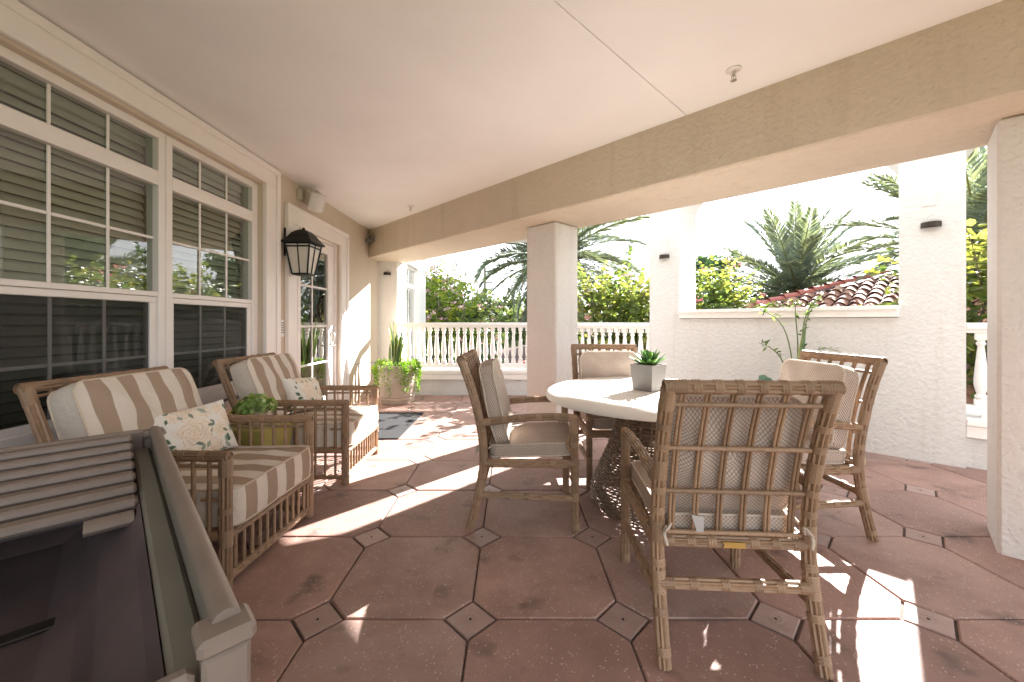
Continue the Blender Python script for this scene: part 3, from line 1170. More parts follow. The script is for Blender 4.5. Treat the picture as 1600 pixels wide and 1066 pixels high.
def cushion(name, w, d_, t, crown, m_, mp, parent, loc, rot, seed=1.0, rc=.05, pipe=.0055, wr=.004, sag=0.0, both=True):
    """Boxed cushion lying in its local xy plane, thickness t along z, with piping on both rims."""
    ol = rrect(w, d_, rc, 5)
    n = len(ol)
    g = MB()
    rings = 13
    vs, fs = [], []
    crease = lambda x, y: .012 * math.exp(-((1 - max(abs(x) / (w / 2), abs(y) / (d_ / 2))) / .10) ** 2) * math.sin(55 * (x * 1.0 + y * .9) + seed)
    def ring(sx, side):
        out = []
        for (x, y) in ol:
            X, Y = x * sx, y * sx
            q_ = (1 - sx ** 2.6)
            z = side * (t / 2 + crown * q_) + wr * lump(X, Y, seed + side) * (.35 + .65 * q_) + side * crease(X, Y) * sx * (1 - sx) * 1.6 - sag * math.exp(-((X) ** 2 + (Y) ** 2) / .03) * (side > 0)
            bow = 1 + .006 * math.sin(9 * x + seed) * sx
            out.append((X * bow, Y * (1 + .010 * math.sin(11 * y + seed)), z))
        return out
    S = [math.sin(i / (rings - 1) * PI / 2) for i in range(1, rings)]
    allr = [ring(s_, 1) for s_ in S]
    top_rim = allr[-1]
    bot = [ring(s_, -1) for s_ in S]
    bot_rim = bot[-1]
    mids = []
    for f in (.3, .7):
        mids.append([((a[0] + (b[0] - a[0]) * f) * (1 + .018), (a[1] + (b[1] - a[1]) * f) * (1 + .018), a[2] + (b[2] - a[2]) * f) for a, b in zip(top_rim, bot_rim)])
    seq = allr + mids + bot[::-1]
    vs.append((0, 0, t / 2 + crown - sag))
    for r_ in seq:
        vs += r_
    vs.append((0, 0, -t / 2 - crown))
    for i in range(n):
        fs.append((0, 1 + i, 1 + (i + 1) % n))
    for k in range(len(seq) - 1):
        a, b = 1 + k * n, 1 + (k + 1) * n
        for i in range(n):
            j = (i + 1) % n
            fs.append((a + i, b + i, b + j, a + j))
    a = 1 + (len(seq) - 1) * n
    e = len(vs) - 1
    for i in range(n):
        fs.append((a + i, e, a + (i + 1) % n))
    g.add(vs, fs)
    o = g.build(name, m_, parent, smooth=55, loc=loc, rot=rot)
    pg = MB()
    pg.tube(top_rim, pipe, 6, closed=True)
    if both:
        pg.tube(bot_rim, pipe, 6, closed=True)
    pg.build('piping', mp, o, smooth=True)
    return o


# ------------------------------------------------------------------ dining chair (faces local +y, back feet at y = 0)
HW = .262


def make_dining_chair():
    t = thing('dining_chair', 'x', 'chair', group='rattan chairs round the table')
    bp = spline([(0, 0), (.045, .165), (.083, .375), (.072, .56), (.022, .78), (-.045, .968)], 16)   # (y, z)
    tops = []
    for s in (-1, 1):
        path = [(s * HW, y, z) for y, z in bp]
        o = pole('back_post', path, .0245, t, ((.05, 4), .17, (.265, 10), (.33, 3), (.44, 10), .52, (.60, 4), (.68, 10), .77, (.85, 4), (.955, 10)))
        o2 = pole('front_leg', [(s * HW, .60, 0), (s * HW, .598, .3), (s * HW, .59, .635)], .0225, t, (.06, (.32, 6), .48, (.60, 10), .78, (.94, 10)))
        # arm, running from the front leg back to the post
        path = spline([(s * HW, .612, .640), (s * HW, .50, .648), (s * HW, .30, .640), (s * HW, .075, .612)], 10)
        pole('armrest', path, .0215, t, ((.05, 6), .22, .40, .58, .76, (.95, 6)))
        pole('side_rail', [(s * HW, .085, .385), (s * HW, .60, .385)], .0245, t, ((.06, 6), .25, .42, .59, .76, (.95, 6)))
        pole('stretcher', [(s * HW, .050, .205), (s * HW, .60, .190)], .0185, t, ((.07, 6), .3, .5, .7, (.94, 6)))
        pole('arm_brace', spline([(s * HW, .59, .56), (s * HW * .985, .555, .50), (s * HW, .592, .42)], 6), .010, t)
    pole('top_rail', [(-HW - .004, -.045, .968), (HW + .004, -.045, .968)], .0235, t, ((.045, 10), .17, .30, .43, .56, .69, .82, (.955, 10)))
    pole('seat_rail', [(-HW, .085, .392), (HW, .085, .392)], .0215, t, ((.06, 6), .22, .36, .64, .78, (.94, 6)))
    pole('seat_rail', [(-HW, .60, .385), (HW, .60, .385)], .0235, t, ((.05, 6), .25, .42, .59, .76, (.95, 6)))
    pole('stretcher', [(-HW, .058, .255), (HW, .058, .255)], .0205, t, ((.05, 6), .22, .43, .64, .78, (.95, 6)))
    yb = lambda z: float(np.interp(z, [p[1] for p in bp], [p[0] for p in bp]))
    for z in (.905, .742, .578, .424):
        wrapped('cross_rail', (-HW + .015, yb(z), z), (HW - .015, yb(z), z), .0095, t)
    for k in range(6):
        x = (k - 2.5) * .0835
        g = MB()
        for dx in (-.0066, .0066):
            g.tube([(x + dx, yb(z) + .010, z) for z in np.linspace(.43, .96, 9)], .0060, 8)
        g.build('spindle', M['cane'], t, smooth=60)
    cushion('seat_cushion', .475, .50, .068, .022, M['weave'], M['weavepipe'], t, (0, .362, .452), (math.radians(2.5), 0, 0), 1.3)
    lean = math.radians(90 - 14)
    cushion('back_cushion', .475, .47, .075, .030, M['weave'], M['weavepipe'], t, (0, .138, .702), (math.radians(-90 + 12.5), 0, 0), 2.1, wr=.009, rc=.065)
    for s in (-1, 1):
        g = MB()
        g.tube(spline([(s * .235, .13, .475), (s * .245, .09, .45), (s * .235, .060, .44), (s * .225, .045, .47), (s * .25, .04, .44)], 12), .007, 6, flat=(1, .5))
        g.tube(spline([(s * .235, .075, .45), (s * .25, .04, .435), (s * .242, .03, .40)], 8), .006, 6, flat=(1, .5))
        g.build('cushion_tie', M['weavepipe'], t, smooth=True)
    return t


ch = make_dining_chair()
# plate and care label at the back seat rail
g = MB()
g.prism([(-.040, .0), (-.035, .010), (-.040, .020), (.040, .020), (.035, .010), (.040, 0)], 0, .002, xf=lambda x, y, z: (x, .0625 - z, .382 + y))
ch_plate = g.build('maker_plate', M['brass'], ch)
g = MB()
g.add([(-.150, .060, .497), (-.110, .052, .493), (-.114, .042, .448), (-.136, .044, .442)], [(0, 1, 2, 3)])
g.add([(-.150, .061, .497), (-.110, .053, .493), (-.114, .043, .448), (-.136, .045, .442)], [(3, 2, 1, 0)])
g.build('care_label', M['label_white'], ch)


def flat_text(name, body, size, m_, parent, loc, rot, align='CENTER'):
    cu = bpy.data.curves.new(name, 'FONT')
    cu.body = body
    cu.size = size
    cu.extrude = .0003
    cu.align_x = align
    cu.align_y = 'CENTER'
    ob = bpy.data.objects.new(name, cu)
    COL.objects.link(ob)
    dg = bpy.context.evaluated_depsgraph_get()
    me = bpy.data.meshes.new_from_object(ob.evaluated_get(dg))
    me.materials.clear()
    me.materials.append(m_)
    bpy.data.objects.remove(ob)
    return put(name, me, parent, loc, rot)


# chair D: back turned to the camera
chD = ch
places = [
    (chD, (.783, 1.345, 0), math.radians(-3.5), 'rattan dining chair seen from behind in front of the table'),
    (None, (-.235, 2.52, 0), math.radians(-92), 'rattan dining chair seen side on, on the house side of the table'),
    (None, (.80, 3.43, 0), math.radians(181), 'rattan dining chair facing the camera beyond the table, beside the column'),
    (None, (1.945, 2.42, 0), math.radians(93), 'rattan dining chair facing the table from the parapet wall side'),
]
for o, loc, rz, lab in places:
    if o is None:
        o = copy_tree(chD)
    o.location = loc
    o.rotation_euler = (0, 0, rz)
    o['label'] = lab
ch_plate.parent = chD


# ------------------------------------------------------------------ round table
TX, TY, TR = .905, 2.62, .680
t = thing('round_table', 'round table with pale stone top on a woven hourglass base', 'table', (TX, TY, 0))
g = MB()
g.lathe([(.02, .738), (.30, .738), (.605, .738), (.625, .7372), (.642, .734), (.658, .728), (.670, .720), (.678, .709), (.680, .698), (.678, .688), (.668, .684), (.02, .684)], 96)
g.build('tabletop', M['tabletop'], t, smooth=30)
prof_z = [0.0, .03, .10, .22, .36, .50, .58, .64, .684]
prof_r = [.355, .385, .375, .325, .262, .222, .222, .240, .262]
zz = np.linspace(0, .684, 60)
rr = np.interp(zz, prof_z, prof_r)
for _ in range(6):
    rr[1:-1] = (rr[:-2] + rr[1:-1] * 2 + rr[2:]) / 4
RZ = lambda z: float(np.interp(z, zz, rr))
g = MB()
NS = 22
k = 0
z = .012
while z < .68:
    R = RZ(z)
    wv = .0045 * (1 if k % 2 else -1)
    pts = [((R + wv * math.cos(NS * a)) * math.cos(a), (R + wv * math.cos(NS * a)) * math.sin(a), z + .002 * math.sin(3 * a + k)) for a in np.linspace(0, 2 * PI, NS * 4, endpoint=False)]
    g.tube(pts, .0058, 5, closed=True)
    k += 1
    z += .0158 if k % 3 else .0172
wv_ = g.build('woven_body', M['wicker'], t, smooth=True)
g = MB()
for i in range(NS):
    a = 2 * PI * (i + .5) / NS
    g.tube([(RZ(z) * math.cos(a), RZ(z) * math.sin(a), z) for z in np.linspace(0.002, .682, 18)], .0055, 5)
g.build('stakes', M['wicker'], t, smooth=True)

# grey square planter with a succulent on the table
pl = thing('succulent_planter', 'square grey planter holding a green succulent on the round table', 'planter', (.893, 2.61, .738), math.radians(38))
g = MB()
a, b = .070, .082
H = .170
k = .010
vs = []
for (r_, z) in ((a, 0), (b, H), (b - k, H), (a - .004, .13)):
    vs += [(-r_, -r_, z), (r_, -r_, z), (r_, r_, z), (-r_, r_, z)]
fs = [(3, 2, 1, 0)]
for q_ in range(3):
    for i in range(4):
        j = (i + 1) % 4
        fs.append((q_ * 4 + i, q_ * 4 + j, q_ * 4 + 4 + j, q_ * 4 + 4 + i))
g.add(vs, fs)
g.build('planter_box', M['potgrey'], pl)
MB().box((-.074, -.074, .12), (.074, .074, .150), bev=.01).build('soil', M['soil'], pl)


def fleshy_leaf(L, W, T, curl, cols):
    """Closed pointed leaf with thickness."""
    g = MB()
    n = 7
    vs, cs = [], []
    for i in range(n):
        f = i / (n - 1)
        wd = W * math.sin(PI * (0.12 + .86 * f) ** 1.15) ** .8
        th = T * (1 - .75 * f)
        z = curl * f * f
        y = L * f
        vs += [(-wd, y, z + wd * .35), (0, y, z - th), (wd, y, z + wd * .35), (0, y, z + th * .3)]
        c = np.array(cols[0]) * (1 - f) + np.array(cols[1]) * f
        cs += [(*c, 1)] * 4
    fs = []
    for i in range(n - 1):
        for k_ in range(4):
            j = (k_ + 1) % 4
            fs.append((i * 4 + k_, i * 4 + j, i * 4 + 4 + j, i * 4 + 4 + k_))
    g.add(vs, fs)
    return g, cs


lg = []
for kx, c in enumerate((((.05, .13, .03), (.10, .24, .045)), ((.035, .10, .04), (.07, .17, .06)), ((.08, .18, .03), (.16, .32, .06)))):
    g, cs = fleshy_leaf(.10, .0165, .004, .018, c)
    lg.append(g.mesh('leaf', M['succulent'], smooth=True, cols=cs))
for i in range(44):
    f = i / 44
    az = i * 2.399
    el = math.radians(80 - 68 * f + rng.normal(0, 5))
    sc = .80 + .62 * f + rng.normal(0, .06)
    put('leaf', lg[i % 3], pl, (.008 * math.cos(az), .008 * math.sin(az), .165 - .012 * f), (Euler((el, 0, 0)).to_matrix().to_4x4(), )[0].to_euler() if False else (Matrix.Rotation(az - PI / 2, 3, 'Z') @ Matrix.Rotation(el, 3, 'X')).to_euler(), (1.15, sc, 1))
g = MB()
for i in range(16):
    a, r_ = rng.uniform(0, 2 * PI), rng.uniform(.02, .062)
    c = Vector((r_ * math.cos(a), r_ * math.sin(a), .152))
    g.lathe([(.004, -.004), (.010, .004), (.008, .012), (.002, .016)], 7, c=c)
o = g.build('moss', M['soil'], pl, smooth=True)


# ------------------------------------------------------------------ rattan club armchairs (face local +y)
AW = .335


def make_armchair():
    t = thing('armchair', 'x', 'armchair', group='rattan armchairs along the house wall')
    yf, yr = .37, -.335
    for s in (-1, 1):
        x = s * AW
        pole('front_post', [(x, yf, 0), (x, yf, .3), (x, yf, .590)], .0265, t, ((.05, 6), (.40, 10), (.60, 4), (.92, 10)))
        rear = spline([(x, yr - .02, 0), (x, yr, .22), (x, yr - .045, .45), (x, yr - .14, .70), (x, yr - .215, .885)], 14)
        pole('rear_post', rear, .026, t, ((.05, 6), (.27, 10), (.48, 4), (.66, 6), (.95, 10)))
        pole('armrest', [(x, yf + .012, .592), (x, yr - .06, .592)], .0235, t, ((.04, 10), .14, .26, .38, .50, .62, .74, .86))
        wrapped('arm_rail', (x, yf, .548), (x, yr - .05, .548), .0085, t)
        pole('side_rail', [(x, yf, .245), (x, yr, .245)], .021, t, ((.06, 6), .3, .5, .7, (.93, 6)))
        pole('bottom_rail', [(x, yf, .052), (x, yr - .015, .052)], .017, t, ((.06, 6), .2, .35, .5, .65, .8, (.94, 6)))
        wrapped('side_tie', (x, yf, .40), (x, yf - .11, .40), .0075, t)
        for k in range(9):
            y = yf - (k + 1) * (yf - yr + .02) / 10
            g = MB()
            g.tube([(x, y, .060), (x, y, .580)], .0098, 8)
            g.build('spindle', M['cane'], t, smooth=60)
    pole('seat_rail', [(-AW, yf, .236), (AW, yf, .236)], .0185, t, ((.05, 6), .18, .31, .44, .57, .70, .83, (.95, 6)))
    pole('bottom_rail', [(-AW, yf, .052), (AW, yf, .052)], .0205, t, ((.04, 6), .12, .20, .28, .36, .44, .52, .60, .68, .76, .84, (.96, 6)))
    pole('seat_rail', [(-AW, yr, .236), (AW, yr, .236)], .0185, t, ((.05, 6), .31, .57, .83, (.95, 6)))
    for k in range(11):
        x = (k - 5) * .0555
        MB().tube([(x, yf, .060), (x, yf, .230)], .0088, 8).build('spindle', M['cane'], t, smooth=60)
    pole('top_rail', [(-AW - .015, yr - .215, .885), (AW + .015, yr - .215, .885)], .0245, t, ((.04, 10), .18, .30, .42, .54, .66, .78, (.96, 10)))
    wrapped('back_rail', (-AW, yr - .20, .845), (AW, yr - .20, .845), .0085, t)
    wrapped('back_rail', (-AW, yr - .03, .40), (AW, yr - .03, .40), .0095, t)
    for k in range(7):
        x = (k - 3) * .083
        MB().tube(spline([(x, yr - .03, .40), (x, yr - .135, .69), (x, yr - .212, .88)], 8), .0088, 8).build('spindle', M['cane'], t, smooth=60)
    cushion('seat_cushion', .635, .66, .165, .016, M['stripe'], M['piping'], t, (0, .075, .348), (math.radians(1.5), 0, 0), 3.1, rc=.055, wr=.005, pipe=.0045)
    cushion('back_cushion', .625, .47, .13, .030, M['stripe'], M['piping'], t, (0, -.345, .665), (math.radians(-90 + 21), 0, 0), 4.4, rc=.06, wr=.009, pipe=.0045)
    return t


ac1 = make_armchair()
ac1['label'] = 'striped rattan armchair nearer the camera, behind the slatted box'
ac1.location = (-1.245 - .37, 2.095, 0)
ac1.rotation_euler = (0, 0, math.radians(-90 - 2))
ac2 = copy_tree(ac1)
ac2['label'] = 'striped rattan armchair with sunlit white seat beside the glazed door'
ac2.location = (-1.222 - .37, 3.235, 0)
ac2.rotation_euler = (0, 0, math.radians(-90 + 1))


# floral throw pillows
def pillow_mesh(seed):
    r = np.random.default_rng(seed)
    n = 110
    W, Hh, T = .40, .30, .075
    roses = [(r.uniform(-.85, .85), r.uniform(-.85, .85), r.uniform(.16, .30)) for _ in range(11)]
    roses[0] = (-.05, -.05, .42)
    lf = [(r.uniform(-1, 1), r.uniform(-1, 1), r.uniform(.12, .26), r.uniform(0, 2 * PI), r.integers(0, 3)) for _ in range(40)]
    vs, cs, fs = [], [], []
    for side in (1, -1):
        for i in range(n):
            for j in range(n):
                u, v = -1 + 2 * i / (n - 1), -1 + 2 * j / (n - 1)
                e = max(0, (1 - u * u)) ** .42 * max(0, (1 - v * v)) ** .42
                pin = 1 - .075 * (1 - u * u) * (v * v) ** 2
                pin2 = 1 - .075 * (1 - v * v) * (u * u) ** 2
                x = u * W / 2 * pin2
                y = v * Hh / 2 * pin
                z = side * T * e + .004 * lump(x * 2.2, y * 2.2, seed) * e + (.006 * math.sin(26 * u + 9 * v) * e * (1 - e))
                vs.append((x, y, z))
                asp = Hh / W
                c = np.array((.74, .715, .66))
                for (a, b, L, th, kd) in lf[:22]:
                    dx, dy = (u - a), (v - b) * asp
                    p = dx * math.cos(th) + dy * math.sin(th)
                    w_ = -dx * math.sin(th) + dy * math.cos(th)
                    if 0 < p < L:
                        hw = .26 * L * math.sin(PI * p / L) ** .9
                        if abs(w_) < hw:
                            c = np.array(((.095, .16, .11), (.19, .25, .19), (.33, .37, .30))[kd])
                            if abs(w_) < .008:
                                c = c * .55
                            elif w_ > 0:
                                c = c * 1.2
                for (a, b, R) in roses:
                    dx, dy = (u - a), (v - b) * asp
                    th = math.atan2(dy, dx)
                    dd = math.hypot(dx, dy)
                    edge = R * (1 + .13 * math.sin(5 * th + a * 9) + .05 * math.sin(9 * th + b * 7))
                    if dd < edge:
                        q_ = dd / edge
                        ph = q_ * 4.2 + .35 * math.sin(3 * th + a * 20 + q_ * 5)
                        fr = ph % 1.0
                        c = np.array((.76, .68, .58)) * (1 - .5 * (1 - q_)) + np.array((.70, .54, .41)) * (.5 * (1 - q_))
                        if fr < .13:
                            c = c * np.array((.74, .62, .50))
                        elif fr > .7:
                            c = np.minimum(1, c * 1.12)
                for (a, b, L, th, kd) in lf[22:]:
                    dx, dy = (u - a), (v - b) * asp
                    p = dx * math.cos(th) + dy * math.sin(th)
                    w_ = -dx * math.sin(th) + dy * math.cos(th)
                    if 0 < p < L:
                        hw = .26 * L * math.sin(PI * p / L) ** .9
                        if abs(w_) < hw:
                            c = np.array(((.095, .16, .11), (.19, .25, .19), (.33, .37, .30))[kd])
                            if abs(w_) < .008:
                                c = c * .55
                            elif w_ > 0:
                                c = c * 1.2
                cs.append((*c, 1))
    for s_ in (0, 1):
        o = s_ * n * n
        for i in range(n - 1):
            for j in range(n - 1):
                f = (o + i * n + j, o + (i + 1) * n + j, o + (i + 1) * n + j + 1, o + i * n + j + 1)
                fs.append(f if s_ == 0 else f[::-1])
    g = MB()
    g.add(vs, fs)
    return g.mesh('throw_pillow', M['floral'], smooth=True, cols=cs)


def throw_pillow(me, loc, rot, label):
    o = put('throw_pillow', me, None, loc, rot)
    return tag(o, label, 'pillow', 'floral throw pillows on the armchairs')


pm = pillow_mesh(5)
throw_pillow(pm, (-1.775, 2.205, .565), (math.radians(66), math.radians(-5), math.radians(62)), 'floral throw pillow leaning on the striped armchair nearer the camera')
throw_pillow(pm, (-1.765, 3.375, .575), (math.radians(64), math.radians(6), math.radians(78)), 'floral throw pillow on the striped armchair beside the glazed door')

# yellow stool with a leafy plant between the armchairs
t = thing('yellow_stool', 'yellow glazed ceramic stool between the two striped armchairs', 'stool', (-1.72, 2.66, 0))
g = MB()
n = 4
for (za, ra, zb, rb) in ((0, .13, .06, .135), (.06, .128, .44, .165), (.44, .172, .50, .172)):
    vs = [(-ra, -ra, za), (ra, -ra, za), (ra, ra, za), (-ra, ra, za), (-rb, -rb, zb), (rb, -rb, zb), (rb, rb, zb), (-rb, rb, zb)]
    g.add(vs, [(3, 2, 1, 0), (4, 5, 6, 7), (0, 1, 5, 4), (1, 2, 6, 5), (2, 3, 7, 6), (3, 0, 4, 7)])
g.build('stool_body', M['yellow'], t)
t2 = thing('potted_hydrangea', 'small pale green leafy plant in a pot on the yellow stool', 'plant', (-1.70, 2.64, .50))
MB().lathe([(.055, 0), (.075, .10), (.078, .11), (.070, .11), (.066, .095)], 20).build('pot', M['potclay'], t2, smooth=40)
n = 300
dirs = rng.normal(size=(n, 3))
dirs[:, 2] = np.abs(dirs[:, 2]) * .8
dirs /= np.linalg.norm(dirs, axis=1, keepdims=True)
pos = dirs * rng.uniform(.55, 1.0, (n, 1)) * np.array((.125, .125, .10)) + np.array((0, 0, .105))
R = frames(np.cross(dirs, rng.normal(size=(n, 3))), dirs + rng.normal(0, .35, (n, 3)))
V, F, C = leaves(pos, R, rng.uniform(.022, .044, n), LEAF_ROUND, tile_cols([(.28, .42, .13), (.40, .52, .22), (.20, .34, .09), (.55, .63, .36)], n))
put('foliage', arr_mesh('foliage', V, F, M['leaf'], C), t2, kind='stuff')

# ------------------------------------------------------------------ slatted storage box at the lower left
BZ = .80
BO = UV(-.62, .10)
M['screw'] = M['steel']
t = thing('storage_box', 'taupe slatted outdoor box with open dark basin close to the camera', 'storage box', (BO[0], BO[1], 0), math.radians(135))
# local x runs away along the rail (towards -u), local y runs left (-v)
LX, LY = 1.36, 1.05
g = MB()
pth = [(.02, -.006, BZ - .014), (LX - .02, -.006, BZ - .014)]
g.tube(pth, .0165, 16, flat=(1.0, .9))
g.build('side_rail', M['resin'], t, smooth=40)
MB().box((.02, -.012, .06), (LX - .02, .006, BZ - .026), bev=.004).build('side_panel', M['resin_panel'], t)
MB().box((.03, .0065, .40), (LX - .03, .052, BZ - .070), bev=.008).build('inner_ledge', M['resin_panel'], t)
MB().box((-.008, .03, .06), (.020, LY, BZ - .045), bev=.008).build('front_panel', M['resin'], t)
MB().box((LX - .03, .02, .06), (LX, LY, BZ - .006), bev=.008).build('back_panel', M['resin'], t)
for x, lab in ((-.012, None), (LX - .045, None)):
    o = MB().box((x + .004, -.028, 0), (x + .054, .024, BZ - .036), bev=.005).build('corner_post', M['resin'], t)
    MB().box((x - .001, -.034, BZ - .036), (x + .058, .029, BZ - .012), bev=.006).build('post_cap', M['resin'], o)
for i in range(7):
    x = LX - .045 - i * .082
    z = BZ - .020 - i * .010
    g = MB().box((-.034, .056, -.012), (.034, LY, .012), bev=.007)
    g.build('slat', M['resin'], t, loc=(x - .03, 0, z), rot=(0, math.radians(7), 0))
g = MB()
g.tube([(LX - .625, .065, BZ - .100), (LX - .625, .150, BZ - .100)], .030, 12, flat=(1, .55))
g.build('lid_grip', M['resin'], t, smooth=50)
for x in (.18, LX * .5, LX - .16):
    MB().lathe([(.006, 0), (.0065, .001), (.005, .0022), (.001, .0024)], 12).build('screw', M['screw'], t, smooth=40, loc=(x, .052, BZ - .088), rot=(-PI / 2, 0, 0))
# basin
bz = .53
g = MB()
ring0 = [(.022, .054), (LX - .60, .054), (LX - .60, LY - .02), (.022, LY - .02)]
prof = [(0, BZ - .075), (.014, BZ - .10), (.07, bz + .10), (.10, bz + .03), (.15, bz)]
vs, fs = [], []
for ins, z in prof:
    for (x, y) in ((.022 + ins, .054 + ins), (LX - .07 - ins, .054 + ins), (LX - .07 - ins, LY - .02 - ins), (.022 + ins, LY - .02 - ins)):
        vs.append((x, y, z))
for k in range(len(prof) - 1):
    for i in range(4):
        j = (i + 1) % 4
        fs.append((k * 4 + j, k * 4 + i, k * 4 + 4 + i, k * 4 + 4 + j))
k = (len(prof) - 1) * 4
fs.append((k, k + 1, k + 2, k + 3))
g.add(vs, fs)
o = g.build('basin', M['basin'], t)
MB().box((.14, .36, bz + .001), (LX - .18, .43, bz + .010), bev=.005).build('groove_shade', M['groove_shade'], o)  # raised dark bars for sunken grooves, groove shade put into the colour
MB().box((.34, .17, bz + .001), (.38, LY - .14, bz + .0085), bev=.004).build('groove_shade', M['groove_shade'], o)
MB().box((.66, .17, bz + .001), (.70, LY - .14, bz + .0085), bev=.004).build('groove_shade', M['groove_shade'], o)
MB().lathe([(.018, 0), (.020, .012), (.010, .013), (.008, .005)], 12, c=(.50, .395, bz + .009)).build('drain', M['rust'], o, smooth=40)

# ------------------------------------------------------------------ things on the wall and ceiling
# lantern
LYc, LZ = 4.10, 1.97
t = thing('wall_lantern', 'black iron wall lantern with frosted panes between window and door', 'lantern', (WX, LYc - .04, LZ))
g = MB()
g.box((0, -.055, -.12), (.018, .055, .17), bev=.012)
g.lathe([(.062, 0), (.055, .012), (.03, .02)], 16)
o = g.build('back_plate', M['black'], t, smooth=40)
MB().tube(spline([(.018, 0, .10), (.08, 0, .135), (.14, 0, .15), (.17, 0, .145)], 10), .010, 8).build('bracket', M['black'], t, smooth=True)
cx = .175
g = MB()
def sq(r_, z):
    return [(cx - r_, -r_, z), (cx + r_, -r_, z), (cx + r_, r_, z), (cx - r_, r_, z)]
lv = [sq(.148, .005), sq(.150, .018), sq(.118, .052), sq(.085, .105), sq(.058, .135), sq(.020, .145)]
vs = sum(lv, [])
fs = [(3, 2, 1, 0)]
for k in range(len(lv) - 1):
    for i in range(4):
        j = (i + 1) % 4
        fs.append((k * 4 + i, k * 4 + j, k * 4 + 4 + j, k * 4 + 4 + i))
fs.append(tuple(range(len(vs) - 4, len(vs))))
g.add(vs, fs)
g.lathe([(.010, .145), (.018, .155), (.012, .170), (.004, .178)], 12, c=(cx, 0, 0))
g.build('hood', M['black'], t)
r0, r1, za, zb = .078, .122, -.300, .004
g = MB()
for sx, sy in ((-1, -1), (1, -1), (1, 1), (-1, 1)):
    g.tube([(cx + sx * r0, sy * r0, za), (cx + sx * r1, sy * r1, zb)], .0085, 6)
for i, (sx, sy) in enumerate(((1, 0), (-1, 0), (0, 1), (0, -1))):
    g.tube([(cx + sx * r0, sy * r0, za), (cx + sx * r1, sy * r1, zb)], .0055, 6)
for r_, z in ((r0, za), (r1 - .005, zb - .035)):
    for i in range(4):
        c_ = sq(r_, z)
        g.tube([c_[i], c_[(i + 1) % 4]], .008, 6)
g.box((cx - r0, -r0, za - .012), (cx + r0, r0, za - .004), bev=.003)
g.build('cage', M['black'], t)
for i in range(4):
    a_, b_ = sq(r0 - .006, za + .006), sq(r1 - .006, zb - .012)
    j = (i + 1) % 4
    MB().add([a_[i], a_[j], b_[j], b_[i]], [(0, 1, 2, 3)]).build('pane', M['lampglass'], t)

# speaker
t = thing('wall_speaker', 'white outdoor loudspeaker tilted under the ceiling above the lantern', 'speaker', (WX, 4.28, 2.545))
MB().box((0, -.03, -.05), (.05, .03, .06), bev=.006).build('bracket', M['speakerbody'], t)
g = MB()
g.box((-.10, -.075, -.085), (.10, .075, .085), bev=.018)
b = g.build('cabinet', M['speakerbody'], t, loc=(.135, .06, -.02), rot=(0, math.radians(32), math.radians(-38)))
g = MB()
n = 9
vs, fs = [], []
for i in range(n):
    f = i / (n - 1) * 2 - 1
    bul = .035 * (1 - f * f)
    vs += [(.101 + bul, f * .080, -.095), (.101 + bul, f * .080, .095), (.090, f * .080, -.095), (.090, f * .080, .095)]
for i in range(n - 1):
    a_, b_ = i * 4, i * 4 + 4
    fs += [(a_, b_, b_ + 1, a_ + 1), (a_ + 2, a_ + 3, b_ + 3, b_ + 2), (a_, a_ + 2, b_ + 2, b_), (a_ + 1, b_ + 1, b_ + 3, a_ + 3)]
fs += [(0, 1, 3, 2), (4 * n - 4, 4 * n - 2, 4 * n - 1, 4 * n - 3)]
g.add(vs, fs)
g.build('grille', M['speakergrille'], b, smooth=30)

# keypad by the door
t = thing('door_keypad', 'small white keypad on the wall beside the door casing', 'keypad', (WX + .002, 3.955, 1.12))
MB().box((0, -.03, -.085), (.018, .03, .085), bev=.005).build('housing', M['whiteplastic'], t)
kb = MB().box((.018, -.008, -.006), (.0215, .008, .006), bev=.002).mesh('button', M['greyplastic'])
for i in range(5):
    for j in range(2):
        put('button', kb, t, (0, -.012 + j * .024, .055 - i * .024))

# sensor in the corner of the beam
p = UV(-6.0, V_IN - .001, 2.50)
t = thing('motion_sensor', 'grey twin head sensor box in the corner under the ceiling', 'sensor', (p[0], p[1], 2.50), math.radians(-135))
MB().box((0, -.06, -.05), (.05, .06, .05), bev=.006).build('junction_box', M['greyplastic'], t)
g = MB()
g.lathe([(.022, 0), (.032, .02), (.034, .07), (.028, .075)], 14)
hd = g.mesh('sensor_head', M['greyplastic'], smooth=40)
put('sensor_head', hd, t, (.055, -.045, -.02), (0, math.radians(105), math.radians(-25)))
put('sensor_head', hd, t, (.055, .035, -.03), (0, math.radians(115), math.radians(30)))
MB().tube(spline([(.04, -.03, -.05), (.05, -.01, -.085), (.05, .03, -.05)], 8), .004, 6).build('cable', M['black'], t)

# sprinkler heads
def sprinkler(x, y, label):
    t = thing('sprinkler_head', label, 'sprinkler', (x, y, HC), 0, 'sprinkler heads in the ceiling')
    MB().lathe([(.042, -.001), (.042, -.006), (.030, -.014), (.018, -.016)], 24).build('escutcheon', M['whiteplastic'], t, smooth=40)
    g = MB()
    g.lathe([(.010, -.016), (.010, -.035)], 10)
    g.tube([(-.011, 0, -.034), (-.013, 0, -.05), (-.004, 0, -.062)], .0025, 6)
    g.tube([(.011, 0, -.034), (.013, 0, -.05), (.004, 0, -.062)], .0025, 6)
    g.lathe([(.003, -.034), (.003, -.062), (.018, -.064), (.018, -.066), (.002, -.067)], 12)
    g.build('sprinkler_body', M['steel'], t, smooth=40)


sprinkler(1.30, 2.335, 'white sprinkler head in the ceiling near the beam, right of the joint')
sprinkler(-1.29, 5.06, 'white sprinkler head in the ceiling in front of the far corner')


